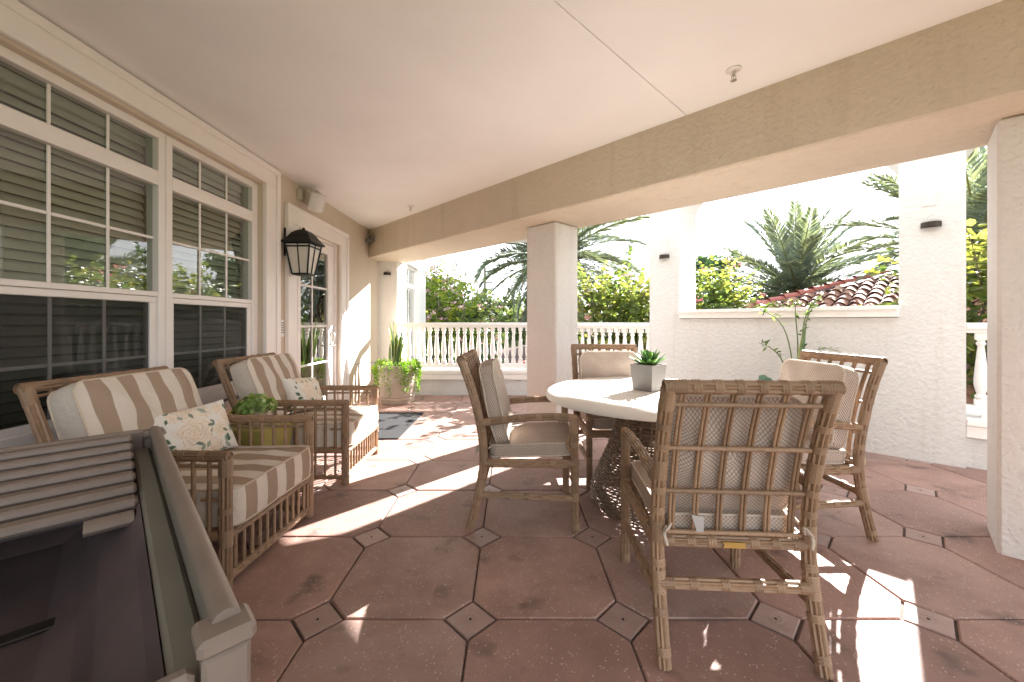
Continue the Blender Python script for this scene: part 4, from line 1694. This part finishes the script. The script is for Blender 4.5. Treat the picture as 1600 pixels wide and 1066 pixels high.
# half round wall lights and blank plates
def wall_light(loc, rz, label):
    t = thing('wall_light', label, 'wall light', loc, rz, 'small half round wall lights')
    g = MB()
    n = 12
    vs = []
    for z, k in ((.022, 1.0), (-.022, 1.0), (-.022, .86), (.010, .86)):
        vs += [(.062 * k * math.sin(a), .062 * k * math.cos(a) * -1, z) for a in np.linspace(-PI / 2 * 0, PI, n)]
    vs = [(abs(v_[0]), v_[1], v_[2]) for v_ in vs]
    fs = []
    for q_ in range(3):
        for i in range(n - 1):
            fs.append((q_ * n + i, q_ * n + i + 1, q_ * n + n + i + 1, q_ * n + n + i))
    fs.append(tuple(range(n)))
    fs.append(tuple(range(3 * n, 4 * n)))
    g.add(vs, fs)
    g.build('shade', M['bronze'], t)
    MB().box((0, -.045, -.02), (.006, .045, .02)).build('mounting_plate', M['bronze'], t)


rzw = math.radians(-135)
wall_light((*UV(-2.17, AV0)[:2], 2.0), rzw, 'bronze half round wall light on the parapet post behind the planter')
wall_light((*UV(.125, AV0)[:2], 2.0), rzw, 'bronze half round wall light on the parapet post next to the near column')
wall_light((-2.13, 6.80, 2.01), math.radians(-90), 'bronze half round wall light on the pilaster by the door')
for u, lab in ((-2.165, 'white blank cover plate above the wall light behind the planter'), (.115, 'white blank cover plate above the wall light next to the near column')):
    p = UV(u, AV0)
    o = MB().box((0, -.042, -.06), (.006, .042, .06), bev=.003).build('cover_plate', M['white_stucco'], None, loc=(p[0], p[1], 2.22), rot=(0, 0, rzw))
    tag(o, lab, 'cover plate', 'blank plates on the parapet posts')

# door mat
o = MB().box((-2.21, 4.01, 0.0015), (-1.145, 5.17, .013), bev=.005).build('door_mat', M['rubbermat'])
tag(o, 'dark grey rubber mat on the pavers in front of the glazed door', 'mat')


# ------------------------------------------------------------------ potted plants
t = thing('potted_snake_plant', 'large clay pot with snake plant and trailing ferns by the balustrade', 'potted plant', (-1.70, 5.90, 0))
g = MB()
g.lathe([(.215, 0), (.232, .008), (.238, .06), (.243, .066), (.243, .082), (.240, .088), (.246, .105), (.250, .108), (.250, .122), (.246, .126), (.258, .30), (.264, .305), (.264, .325), (.262, .33), (.272, .50), (.285, .51), (.285, .56), (.262, .56), (.255, .48)], 40)
g.build('pot', M['potclay'], t, smooth=35)
MB().lathe([(.25, .48), (.15, .52), (.01, .53)], 24).build('soil', M['soil'], t, smooth=True)


def snake_leaf(L, W, twist):
    g = MB()
    n = 10
    vs, cs = [], []
    for i in range(n):
        f = i / (n - 1)
        w_ = W * (1 - f ** 3) * (.7 + .6 * f * (1 - f) * 2) + .0015
        a = twist * f
        z = L * f
        bend = .06 * f * f
        for k, s_ in enumerate((-1, -.72, 0, .72, 1)):
            dx, dy = s_ * w_ * math.cos(a), s_ * w_ * math.sin(a)
            vs.append((dx + bend, dy - .012 * (1 - s_ * s_), z))
            band_ = .5 + .5 * math.sin(z * 90 + s_ * 2)
            cs.append((.40, .40, .10, 1) if abs(s_) > .9 else (.045 + .06 * band_, .10 + .09 * band_, .035 + .03 * band_, 1))
    fs = []
    for i in range(n - 1):
        for k in range(4):
            fs.append((i * 5 + k, i * 5 + k + 1, i * 5 + 6 + k, i * 5 + 5 + k))
    g.add(vs, fs)
    return g.mesh('leaf', M['succulent'], smooth=True, cols=cs)


sn = [snake_leaf(.70, .036, .5), snake_leaf(.56, .038, -.5), snake_leaf(.42, .040, .9)]
for i in range(15):
    a = rng.uniform(0, 2 * PI)
    r_ = rng.uniform(.01, .09)
    put('leaf', sn[i % 3], t, (-.04 + r_ * math.cos(a), r_ * math.sin(a), .50), (rng.normal(0, .10), rng.normal(0, .12), rng.uniform(0, 6.3)), rng.uniform(.85, 1.12))


def trailing(n_str, rad, z0, drop, up, seed, pal, leaf=(.012, .024)):
    r = np.random.default_rng(seed)
    pos, dr = [], []
    for s in range(n_str):
        a = r.uniform(0, 2 * PI)
        L = r.uniform(drop * .2, drop) if r.random() < .62 else r.uniform(.02, drop * .3)
        r0_ = rad * r.uniform(.55, 1.0)
        k = int(16 + L * 120)
        wob = r.normal(0, .02, 2)
        for i in range(k):
            f = i / k
            if f < .35:
                g_ = f / .35
                rr_ = r0_ + (rad + .05 - r0_) * g_
                z = z0 + up * math.sin(g_ * PI) * r.uniform(.8, 1.2)
            else:
                g_ = (f - .35) / .65
                rr_ = rad + .05 + .015 * math.sin(g_ * 5)
                z = z0 - L * g_
            aa = a + wob[0] * f * 3
            pos.append((rr_ * math.cos(aa) + r.normal(0, .012), rr_ * math.sin(aa) + r.normal(0, .012), z + r.normal(0, .01)))
            dr.append((math.cos(aa) + r.normal(0, .8), math.sin(aa) + r.normal(0, .8), -.6 + r.normal(0, .6)))
    pos, dr = np.array(pos), np.array(dr)
    n = len(pos)
    R = frames(dr, r.normal(size=(n, 3)) + np.array((0, 0, 1.0)))
    return leaves(pos, R, r.uniform(*leaf, n), LEAF_LONG * np.array((1.5, 1, 1)), tile_cols(pal, n))


V, F, C = trailing(105, .265, .555, .44, .06, 3, [(.16, .34, .045), (.26, .46, .06), (.10, .22, .03), (.36, .50, .09)], (.014, .030))
put('trailing_fern', arr_mesh('trailing_fern', V, F, M['leaf'], C), t, kind='stuff')
g = MB()
g.tube(spline([(-2.28, 5.55, .60), (-2.15, 5.62, .595), (-2.0, 5.72, .61), (-1.9, 5.80, .615)], 10), .006, 6)
o = g.build('hose_spout', M['hose'], None, smooth=True)
tag(o, 'thin grey pipe reaching from the wall to the large pot', 'pipe')

# tall plant on the floor behind the facing chair
t = thing('tall_potted_plant', 'tall bare stemmed plant in a pot by the parapet wall behind a chair', 'potted plant', (2.72, 3.80, 0))
MB().lathe([(.15, 0), (.165, .01), (.20, .36), (.212, .37), (.212, .42), (.19, .42), (.185, .36)], 28).build('pot', M['potclay'], t, smooth=35)
MB().lathe([(.18, .38), (.01, .39)], 20).build('soil', M['soil'], t)
stems = [((0, 0, .4), (.04, 0, .9), (.10, .03, 1.22), (.22, .02, 1.44)), ((-.02, 0, .4), (-.06, 0, .9), (-.16, 0, 1.18), (-.34, .02, 1.31)), ((.02, .02, .4), (.03, .03, .95), (.02, .05, 1.30), (.05, .06, 1.40)),
         ((-.05, 0, .4), (-.14, -.02, .78), (-.24, -.02, .92), (-.38, -.03, .99)), ((.03, -.02, .4), (.10, -.02, .8), (.2, -.03, .93), (.37, -.04, .91)), ((0, -.02, .4), (.02, -.02, .9), (.08, -.02, 1.2), (.17, -.03, 1.42))]
for sidx, s_ in enumerate(stems):
    pth = spline(s_, 16)
    o = MB().tube(pth, [.0075 * (1 - .6 * i / 16) for i in range(17)], 6).build('stem', plain('stem_%d' % sidx, (.13, .17, .06), .6, var=.3, nscale=20), t, smooth=True)
    k = [18, 14, 10, 16, 8, 16][sidx]
    pos = np.array([pth[int(rng.uniform(4 + 6 * (sidx in (0, 1, 2)), 16))] for _ in range(k)]) + rng.normal(0, .006, (k, 3))
    dr = rng.normal(size=(k, 3)) + np.array((0.6, 0, .5))
    V, F, C = leaves(pos, frames(dr, rng.normal(size=(k, 3)) + np.array((0, -.5, 1))), rng.uniform(.03, .085, k), LEAF_LONG * np.array((.8, 1, 1)), tile_cols([(.10, .16, .06), (.16, .24, .10), (.07, .11, .045)], k))
    put('leaves', arr_mesh('leaves', V, F, M['leaf'], C), o, kind='stuff')
put('leaf', sn[1], t, (.0, -.02, .55), (.03, .02, .4), (1.05, 1.05, 1.1))
put('leaf', sn[2], t, (.06, -.02, .5), (.05, .12, 1.4), (1.2, 1.2, 1.1))
for (x, y, z, s_) in ((-.40, -.05, .63, .10), (-.36, -.08, .62, .08)):
    V, F, C = leaves(np.array([(x, y, z)]), frames(np.array([(.9, -.1, .25)]), np.array([(.0, -.8, .6)])), [s_], LEAF_ROUND, np.array([(.13, .24, .20)]))
    put('round_leaf', arr_mesh('round_leaf', V, F, M['leaf'], C), t)
V, F, C = trailing(60, .19, .42, .22, .10, 9, [(.09, .20, .03), (.16, .30, .05)], (.02, .04))
put('trailing_fern', arr_mesh('trailing_fern', V, F, M['leaf'], C), t, kind='stuff')


# ------------------------------------------------------------------ trees and palms
def frond_mesh(L, droop, seed, pal):
    r = np.random.default_rng(seed)
    n = 72
    V, F, C = [], [], []
    cv = []
    for i in range(25):
        f = i / 24
        a = -droop * f ** 1.4
        cv.append(a)
    pts = [np.zeros(3)]
    for i in range(1, 25):
        a = cv[i]
        pts.append(pts[-1] + L / 24 * np.array((math.cos(a), 0, math.sin(a))))
    pts = np.array(pts)
    # rachis: three-sided
    for i in range(25):
        w_ = .028 * (1 - i / 25) + .004
        for (dy, dz) in ((-w_, 0), (w_, 0), (0, -w_)):
            V.append(pts[i] + np.array((0, dy, dz)))
            C.append((.20, .20, .075))
    for i in range(24):
        for k in range(3):
            j = (k + 1) % 3
            F.append((i * 3 + k, i * 3 + j, i * 3 + 3 + j, i * 3 + 3 + k))
    for i in range(n):
        f = .10 + .90 * i / (n - 1)
        x = f * 24
        k = min(int(x), 23)
        p = pts[k] + (pts[k + 1] - pts[k]) * (x - k)
        tan = pts[k + 1] - pts[k]
        tan /= np.linalg.norm(tan)
        nrm = np.array((-tan[2], 0, tan[0]))
        ll = .45 * (math.sin(PI * (.12 + .80 * f)) ** .7) * r.uniform(.85, 1.12)
        for s in (-1, 1):
            fwd = .55 + .55 * f + r.normal(0, .10)
            d_ = np.array((0, s, 0)) * (1.0 - .25 * f) + tan * fwd + nrm * (.34 + r.normal(0, .16))
            d_ /= np.linalg.norm(d_)
            wv = np.cross(d_, np.array((0, s * .3, 1.0)) + r.normal(0, .35, 3))
            wv /= np.linalg.norm(wv)
            wd = .021
            tip = p + d_ * ll + np.array((0, 0, -.10 * ll))
            mid = p + d_ * ll * .5
            b = len(V)
            V += [p, mid + wv * wd, tip, mid - wv * wd]
            c = np.array(pal[r.integers(0, len(pal))]) * r.uniform(.75, 1.25)
            C += [c] * 4
            F.append((b, b + 1, b + 2, b + 3))
    return arr_mesh('frond', np.array(V), np.array(F), M['frond'], np.array(C))


GREEN = [(.165, .205, .165), (.195, .235, .185), (.145, .180, .155), (.22, .255, .165)]
DRY = [(.24, .205, .16), (.28, .24, .185), (.19, .175, .14)]
FR = [frond_mesh(2.5, d_, 20 + i, GREEN) for i, d_ in enumerate((.45, .75, 1.05, 1.4, .9))]
FRD = [frond_mesh(2.2, 1.35, 40, DRY), frond_mesh(2.0, 1.1, 41, DRY)]


def palm(loc, crown_z, label, scale=1.0, lean=(0, 0), n=52, seed=1, dry=14, el_lo=-28, spread=1.0):
    r = np.random.default_rng(seed)
    t = thing('palm_tree', label, 'palm tree', (loc[0], loc[1], GZ), 0, 'palm trees round the terrace')
    H = crown_z - GZ
    pth = spline([(0, 0, 0), (lean[0] * .25, lean[1] * .25, H * .4), (lean[0] * .6, lean[1] * .6, H * .75), (lean[0], lean[1], H)], 40)
    rad = [(.30 - .07 * i / 40 + (.11 * max(0, (i - 33) / 7))) * (1 + .07 * (i % 2)) * scale for i in range(41)]
    MB().tube(pth, rad, 14).build('trunk', M['palmbark'], t, smooth=30)
    for i in range(n):
        f = (i + .5) / n
        az = i * 2.39996 + r.normal(0, .15)
        el = math.radians(84 - (84 - el_lo) * f ** .85 + r.normal(0, 6))
        mi = 0 if f < .25 else (1 if f < .5 else r.integers(1, 5))
        R_ = Matrix.Rotation(az, 3, 'Z') @ Matrix.Rotation(-el, 3, 'Y') @ Matrix.Rotation(r.normal(0, .25), 3, 'X')
        p = Vector(pth[-1]) + R_ @ Vector((.12, 0, 0)) + Vector((0, 0, .12 - .3 * f))
        s_ = scale * (.78 + .3 * math.sin(PI * min(1, f + .25))) * r.uniform(.9, 1.08)
        put('frond', FR[mi], t, p, R_.to_euler(), s_)
    for i in range(dry):
        az = i * 2.39996 + r.normal(0, .3)
        el = math.radians(r.uniform(-62, -30))
        R_ = Matrix.Rotation(az, 3, 'Z') @ Matrix.Rotation(-el, 3, 'Y') @ Matrix.Rotation(r.normal(0, .4), 3, 'X')
        put('dry_frond', FRD[i % 2], t, Vector(pth[-1]) + Vector((0, 0, -.30)), R_.to_euler(), scale * r.uniform(.7, .95))
    return t


palm((8.7, 12.4), 2.05, 'full green palm rising behind the red tiled roof', .98, (0.1, 0), 74, 3, 22)
palm((9.6, 8.1), 2.45, 'palm half hidden by the parapet post next to the near column', .92, (.1, .1), 72, 5, 16)
palm((.60, 14.6), 3.45, 'leaning palm with drooping grey fronds behind the square column', 1.30, (.95, -.1), 76, 8, 26, -35)
palm((-11.0, 24.0), 3.2, 'distant palm beyond the flowering tree', 1.0, (0, 0), 40, 13, 8)


def shoot_tree(loc, center, rad, n_shoot, label, pal, name='orchid_tree', leaf=.12, seed=1, flowers=60, fcol=((.62, .20, .30), (.70, .34, .42)), inner=900, up=.5, group='orchid trees along the terrace'):
    """Tree whose crown is made of arching shoots set with two ranks of round leaves."""
    r = np.random.default_rng(seed)
    t = thing(name, label, 'tree', (loc[0], loc[1], GZ), 0, group)
    c = np.array(center) - np.array((loc[0], loc[1], GZ))
    R3 = np.array(rad)
    g = MB()
    fork = c * np.array((.35, .35, 0)) + np.array((0, 0, c[2] - R3[2] * .95))
    g.tube(spline([(0, 0, 0), tuple(fork * np.array((.5, .5, .5)) + r.normal(0, .06, 3)), tuple(fork)], 10), [.13 - .04 * i / 10 for i in range(11)], 9)
    g.build('trunk', M['bark'], t, smooth=True)
    gl = MB()
    for i in range(9):
        d_ = r.normal(size=3)
        d_[2] = abs(d_[2]) * .9
        d_ /= np.linalg.norm(d_)
        e = c + d_ * R3 * .75
        gl.tube(spline([tuple(fork), tuple((fork + e) / 2 + r.normal(0, .12, 3)), tuple(e)], 8), [.055 - .04 * k / 8 for k in range(9)], 6)
    P, D, Nn, Cc, Sz = [], [], [], [], []
    tw = MB()
    fl = []
    for s in range(n_shoot):
        d_ = r.normal(size=3)
        d_ /= np.linalg.norm(d_)
        if d_[2] < -.55:
            d_[2] *= -1
        base = c + d_ * R3 * r.uniform(.45, .85)
        out = d_ + np.array((0, 0, up)) + r.normal(0, .35, 3)
        out /= np.linalg.norm(out)
        L = r.uniform(.45, .95)
        m_ = int(L / (leaf * .42))
        hori = np.cross(out, (0, 0, 1.0))
        hori /= np.linalg.norm(hori) + 1e-6
        shade_c = np.array(pal[r.integers(0, len(pal))])
        pts = []
        p = base.copy()
        v_ = out.copy()
        for k in range(m_):
            p = p + v_ * L / m_
            v_ = v_ + np.array((0, 0, -.055 - .03 * r.random()))
            v_ /= np.linalg.norm(v_)
            pts.append(tuple(p))
            sgn = 1 if k % 2 else -1
            P.append(p + r.normal(0, .008, 3))
            D.append(hori * sgn + v_ * .45 + np.array((0, 0, -.25)) + r.normal(0, .22, 3))
            Nn.append(np.array((0, 0, .8)) + r.normal(0, .45, 3) + hori * sgn * .2)
            Cc.append(shade_c * r.uniform(.8, 1.2))
            Sz.append(leaf * r.uniform(.65, 1.15) * (1 - .35 * k / m_))
        if s % 3 == 0 and len(pts) > 2:
            tw.tube(pts, .006, 4, cap=False)
        if len(fl) < flowers and r.random() < .6:
            fl.append(np.array(pts[-1]) + r.normal(0, .03, 3))
    for i in range(inner):
        d_ = r.normal(size=3)
        d_ /= np.linalg.norm(d_)
        P.append(c + d_ * R3 * r.uniform(.15, .8))
        D.append(r.normal(size=3))
        Nn.append(np.array((0, 0, .6)) + r.normal(0, .7, 3))
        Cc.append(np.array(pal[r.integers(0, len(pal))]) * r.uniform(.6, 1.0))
        Sz.append(leaf * r.uniform(.7, 1.1))
    V, F, C = leaves(np.array(P), frames(np.array(D), np.array(Nn)), np.array(Sz), LEAF_ROUND, np.clip(np.array(Cc), .003, 1))
    put('crown', arr_mesh('crown', V, F, M['leaf'], C), t, kind='stuff')
    gl.build('limbs', M['bark'], t, smooth=True)
    tw.build('twigs', M['bark'], t, smooth=True)['kind'] = 'stuff'
    if fl:
        P, D, Nn, Cc, Sz = [], [], [], [], []
        for p in fl:
            for k in range(7):
                a = 2 * PI * k / 7
                dd = np.array((math.cos(a), math.sin(a), r.uniform(.1, .9))) + r.normal(0, .25, 3)
                P.append(p + r.normal(0, .02, 3))
                D.append(dd)
                Nn.append(r.normal(size=3))
                Cc.append(np.array(fcol[r.integers(0, len(fcol))]) * r.uniform(.8, 1.15))
                Sz.append(r.uniform(.06, .10))
        V, F, C = leaves(np.array(P), frames(np.array(D), np.array(Nn)), np.array(Sz), LEAF_LONG, np.clip(np.array(Cc), 0, 1))
        put('blossoms', arr_mesh('blossoms', V, F, M['petal'], C), t, kind='stuff')
    return t


YG = [(.20, .225, .065), (.145, .19, .055), (.26, .265, .085), (.085, .13, .042), (.11, .155, .048)]
DG_ = [(.10, .16, .030), (.17, .24, .038), (.07, .115, .024), (.26, .30, .045)]
shoot_tree((2.3, 7.9), (2.12, 7.7, .62), (1.45, 1.05, 1.55), 330, 'yellow green leafy tree behind the balustrade beside the parapet post', YG, seed=2, flowers=26, inner=1500, up=.8)
shoot_tree((4.6, 8.6), (4.15, 8.3, .85), (1.15, 1.0, 1.25), 260, 'yellow green tree below the palm, at the sill of the parapet opening', YG, seed=4, flowers=22, inner=1000)
shoot_tree((6.2, 5.4), (6.02, 4.95, .95), (.95, .95, 1.35), 170, 'yellow leafy tree close behind the balustrade next to the near column', YG, seed=6, flowers=10, leaf=.135, inner=350)
shoot_tree((-2.0, 11.0), (-1.95, 10.8, .95), (1.35, 1.2, 1.6), 240, 'pink flowering tree beyond the balustrade next to the white wing', DG_, seed=8, flowers=130, leaf=.105, inner=1100, fcol=((.50, .27, .36), (.60, .42, .48), (.42, .24, .36)), up=.8)
shoot_tree((6.3, 13.0), (6.0, 13.0, .0), (2.2, 1.4, 1.0), 160, 'low leafy tree under the palm beyond the tiled roof', DG_, seed=9, flowers=0, inner=800)


def bush_tree(loc, center_z, rad, label, pal, name='background_tree', seed=1, n=2600, leaf=.28, group='trees far beyond the terrace', lobes=9):
    r = np.random.default_rng(seed)
    t = thing(name, label, 'tree', (loc[0], loc[1], GZ), 0, group)
    c = np.array((0, 0, center_z - GZ))
    R3 = np.array(rad)
    H = c[2]
    g = MB()
    g.tube(spline([(0, 0, 0), (r.normal(0, .15), r.normal(0, .15), H * .5), (r.normal(0, .25), 0, H * .95)], 10), [.24 - .14 * i / 10 for i in range(11)], 8)
    for i in range(6):
        d_ = r.normal(size=3)
        d_[2] = abs(d_[2])
        d_ /= np.linalg.norm(d_)
        g.tube(spline([(0, 0, H * .5), tuple(c + d_ * R3 * .35), tuple(c + d_ * R3 * .8)], 6), [.11 - .08 * k / 6 for k in range(7)], 6)
    g.build('trunk', M['bark'], t, smooth=True)
    cl = []
    for i in range(lobes * 4):
        d_ = r.normal(size=3)
        d_ /= np.linalg.norm(d_)
        cl.append((c + d_ * R3 * r.uniform(.35, .92), r.uniform(.16, .36)))
    P, D, Nn, Cc = [], [], [], []
    for i in range(n):
        ce, q_ = cl[r.integers(0, len(cl))]
        d_ = r.normal(size=3)
        d_ /= np.linalg.norm(d_)
        P.append(ce + d_ * R3 * q_ * r.uniform(.5, 1.05))
        D.append(d_ + r.normal(0, .7, 3))
        Nn.append(d_ + r.normal(0, .6, 3) + np.array((0, 0, .4)))
        Cc.append(np.array(pal[r.integers(0, len(pal))]) * r.uniform(.7, 1.3))
    V, F, C = leaves(np.array(P), frames(np.array(D), np.array(Nn)), leaf * r.uniform(.6, 1.3, n), LEAF_ROUND, np.array(Cc))
    put('crown', arr_mesh('crown', V, F, M['farleaf'], C), t, kind='stuff')
    return t


OAK = [(.055, .085, .030), (.085, .115, .040), (.040, .062, .026), (.12, .145, .05)]
PALEG = [(.13, .17, .07), (.18, .21, .09), (.09, .13, .055)]
bush_tree((-2.6, 21.5), 1.0, (2.4, 2.0, 2.6), 'dark green rounded tree behind the pink flowering tree', OAK, seed=21)
bush_tree((.7, 24.5), .2, (2.6, 2.0, 2.0), 'pale green loose tree framed by the leaning palm', PALEG, seed=22)
bush_tree((-1.2, 33.0), 1.6, (3.8, 3.0, 3.0), 'tall olive tree across the road', OAK + PALEG, seed=23)
bush_tree((4.5, 36.0), 1.4, (4.0, 3.0, 3.0), 'broad dark tree across the road behind the column', OAK, seed=24)
bush_tree((-7.5, 31.0), 1.8, (3.8, 3.0, 3.2), 'large dark tree across the road behind the wing', OAK, seed=25)
bush_tree((14.0, 40.0), 1.3, (5.0, 3.0, 2.8), 'wide dark tree far behind the full green palm', OAK, seed=26)
bush_tree((23.0, 36.0), 1.2, (4.6, 3.0, 2.6), 'wide pale tree far behind the tiled roof', PALEG, seed=27)
bush_tree((33.0, 34.0), 1.5, (5.0, 3.0, 3.0), 'wide dark tree far to the side of the tiled roof', OAK, seed=28)
bush_tree((12.6, 25.0), 4.0, (1.7, 1.5, 1.5), 'umbrella topped pine between the parapet post and the palm', [(.040, .085, .035), (.060, .11, .045), (.03, .06, .03)], name='pine_tree', seed=29, n=2600, leaf=.22, lobes=6)
bush_tree((15.0, 26.0), 2.2, (2.2, 1.5, 1.2), 'lower bushy pine beside the umbrella topped pine', [(.050, .095, .035), (.075, .125, .045)], name='pine_tree', seed=30, n=1800, leaf=.22)


def hedge(x0, x1, y, zt, label, seed):
    r = np.random.default_rng(seed)
    n = int((x1 - x0) * 330)
    P = np.stack([r.uniform(x0, x1, n), y + r.normal(0, .35, n), GZ + (zt - GZ) * r.uniform(0, 1, n) ** .7], 1)
    P[:, 2] += .15 * np.sin(P[:, 0] * 2.1)
    V, F, C = leaves(P, frames(r.normal(size=(n, 3)), r.normal(size=(n, 3)) + np.array((0, -.6, .8))), r.uniform(.10, .22, n), LEAF_ROUND, tile_cols(OAK + [(.14, .19, .05)], n))
    o = put('hedge', arr_mesh('hedge', V, F, M['farleaf'], C))
    tag(o, label, 'hedge', 'hedges below the terrace')


hedge(-6, 3.2, 14.6, -2.7, 'low clipped hedge by the drive below the balustrade', 31)
hedge(-14, 16, 30.6, -1.6, 'long tall hedge across the road', 32)
hedge(4, 40, 21.0, -1.2, 'long hedge beyond the tiled roof', 33)

# utility pole with wires
t = thing('utility_pole', 'wooden utility pole with crossarms beyond the flowering tree', 'utility pole', (-2.72, 40.0, GZ))
MB().tube([(0, 0, 0), (0, 0, 10.4)], [.17, .12], 10).build('pole', M['polewood'], t, smooth=40)
for z, w_ in ((10.0, 1.0), (8.9, .8), (8.2, .55)):
    MB().box((-.05 * w_, -.06, z - .06), (w_, .06, z + .06), bev=.01).build('crossarm', M['polewood'], t)
for z in (10.1, 9.4, 8.3, 7.7):
    MB().tube(spline([(-46, -6, z + .4), (-23, -3, z - .5), (0, 0, z), (24, 3, z - .5), (50, 6, z + .3)], 24), .014, 5).build('wire', M['black'], t)

# parked car below
t = thing('parked_car', 'white car parked on the road seen low between the balusters', 'car', (-1.6, 23.6, GZ + .03))
sec = [(-2.1, .35, .55), (-2.05, .35, .85), (-1.2, .30, .95), (-.7, .30, 1.40), (.7, .30, 1.42), (1.3, .30, .98), (2.0, .35, .82), (2.1, .35, .5)]
g = MB()
vs, fs = [], []
for x, zb_, zt_ in sec:
    nar = .62 if zt_ > 1.2 else .84
    vs += [(x, -.85, zb_), (x, .85, zb_), (x, .85, .8 if zt_ > .8 else zt_), (x, nar, zt_), (x, -nar, zt_), (x, -.85, .8 if zt_ > .8 else zt_)]
for k in range(len(sec) - 1):
    for i in range(6):
        j = (i + 1) % 6
        fs.append((k * 6 + i, k * 6 + j, k * 6 + 6 + j, k * 6 + 6 + i))
fs += [tuple(range(5, -1, -1)), tuple(range(len(vs) - 6, len(vs)))]
g.add(vs, fs)
g.build('body', M['carpaint'], t, smooth=35)
MB().box((-.75, -.80, .98), (.95, -.765, 1.30), bev=.01).build('window', M['black'], t)
wm = MB().tube([(0, -.09, 0), (0, .09, 0)], .33, 18).mesh('wheel', M['tyre'])
for x in (-1.35, 1.35):
    for y in (-.80, .80):
        put('wheel', wm, t, (x, y, .33))

# ------------------------------------------------------------------ neighbouring tiled roof
t = thing('neighbour_house', 'neighbouring house with a red clay barrel tile hip roof', 'house')
AP = Vector((9.4, 10.0, 2.36))
dn = Vector((-.75, -.66, 0)).normalized()      # downhill
ev = Vector((dn.y * -1, dn.x, 0))              # along the eaves
if ev.x < 0:
    ev = -ev
SL = .335
nrm = (dn * SL + Vector((0, 0, 1))).normalized()
dh = (dn + Vector((0, 0, -SL))).normalized()


def RP(a, b, c=0.0):
    """a metres along the eaves from the apex, b downhill (plan), c off the slope."""
    p = AP + ev * a + dn * b + Vector((0, 0, -SL * b)) + nrm * c
    return tuple(p)


B1 = 7.0
hipa = -.86      # the hip runs a = hipa * b
g = MB()
vs = [RP(0, 0), RP(hipa * B1, B1), RP(5.5, B1), RP(5.5, 0)]
lo_ = [(v_[0], v_[1], v_[2] - .12) for v_ in vs]
g.add(vs + lo_, [(0, 1, 2, 3), (7, 6, 5, 4), (0, 4, 5, 1), (1, 5, 6, 2), (2, 6, 7, 3), (3, 7, 4, 0)])
# back slope of the hip
bk = AP + Vector((-1.5, 6.5, -2.2))
e1 = Vector(RP(hipa * B1, B1))
e2 = e1 + Vector((-1.0, 6.0, 0))
ap2 = AP + Vector((3, 5, 0))
g.add([tuple(AP), tuple(ap2), tuple(e2), tuple(e1)], [(0, 1, 2, 3)])
roof = g.build('roof', M['deck'], t)
TW, TE = .255, .36
g = MB()
n = 6
pr = [(TW * .5 * (-1 + 2 * i / n), .085 * math.sin(PI * i / n)) for i in range(n + 1)]
vs = []
for y, k, lift in ((0, .86, .0), (TE + .06, 1.0, .035)):
    vs += [(x * k, y, z * k + lift) for x, z in pr]
vs += [(x * .90, TE + .06, z * .80 + .035) for x, z in pr]
fs = []
for i in range(n):
    fs.append((i, i + 1, n + 2 + i, n + 1 + i))
    fs.append((n + 1 + i, n + 2 + i, 2 * n + 3 + i, 2 * n + 2 + i))
g.add(vs, fs)
tl = g.mesh('roof_tile', M['rooftile'], smooth=50)
Rm = Matrix((ev, dh, nrm)).transposed()
if Rm.determinant() < 0:
    Rm = Matrix((-ev, dh, nrm)).transposed()
cand = []
for bi in range(0, 19):
    b_ = .05 + bi * TE * .965
    for ai in range(-24, 22):
        a_ = ai * TW * 1.0
        if a_ > hipa * (b_ + .2) + .12 and a_ < 5.3:
            P_ = Vector(RP(a_, b_))
            if P_.y > .5:
                px = 800 + 622 * P_.x / P_.y
                cand.append((0 if 1060 < px < 1440 else 1, P_.length, a_, b_))
cand.sort()
for c_ in cand[:300]:
    put('roof_tile', tl, roof, RP(c_[2] + rng.normal(0, .006), c_[3], .012 + rng.normal(0, .004)), (Rm @ Matrix.Rotation(rng.normal(0, .02), 3, 'Z')).to_euler())
if len(cand) > 300:
    V, F = [], []
    tv = np.array([v_.co[:] for v_ in tl.vertices])
    tf = np.array([p_.vertices[:] for p_ in tl.polygons])
    Rn = np.array(Rm)
    for c_ in cand[300:]:
        V.append(tv @ Rn.T + np.array(RP(c_[2], c_[3], .012)))
        F.append(tf + len(tv) * len(F))
    put('roof_tiles', arr_mesh('roof_tiles', np.concatenate(V), np.concatenate(F), M['rooftile'], smooth=True), roof, kind='stuff')
L = (Vector(RP(hipa * B1, B1)) - AP).length
rg = MB()
rg.add([(x * k, y, z * k + l_) for y, k, l_ in ((0, .8, 0), (.42, 1.0, .03)) for x, z in [(.13 * math.cos(a), .11 * math.sin(a)) for a in np.linspace(PI, 0, 8)]],
       [(i, i + 1, 9 + i, 8 + i) for i in range(7)])
rgm = rg.mesh('ridge_tile', M['ridge'], smooth=50)
hd = (Vector(RP(hipa * B1, B1)) - AP).normalized()
hx = hd.cross(Vector((0, 0, 1))).normalized()
hz = hx.cross(hd)
Rh = Matrix((hx, hd, hz)).transposed()
for i in range(int(L / .38)):
    p = AP + hd * (i * .38) + Vector((0, 0, .06))
    put('ridge_tile', rgm, roof, p, Rh.to_euler())
g = MB()
e1 = Vector(RP(hipa * B1 * .93, B1 * .93))
e3 = Vector(RP(5.2, B1 * .93))
back = Vector((4, 5, 0))
pts = [e1, e3, e3 + back, e1 + back]
g.prism([(p_.x, p_.y) for p_ in pts], GZ, e1.z - .15)
g.build('wall', M['roofwall'], t)
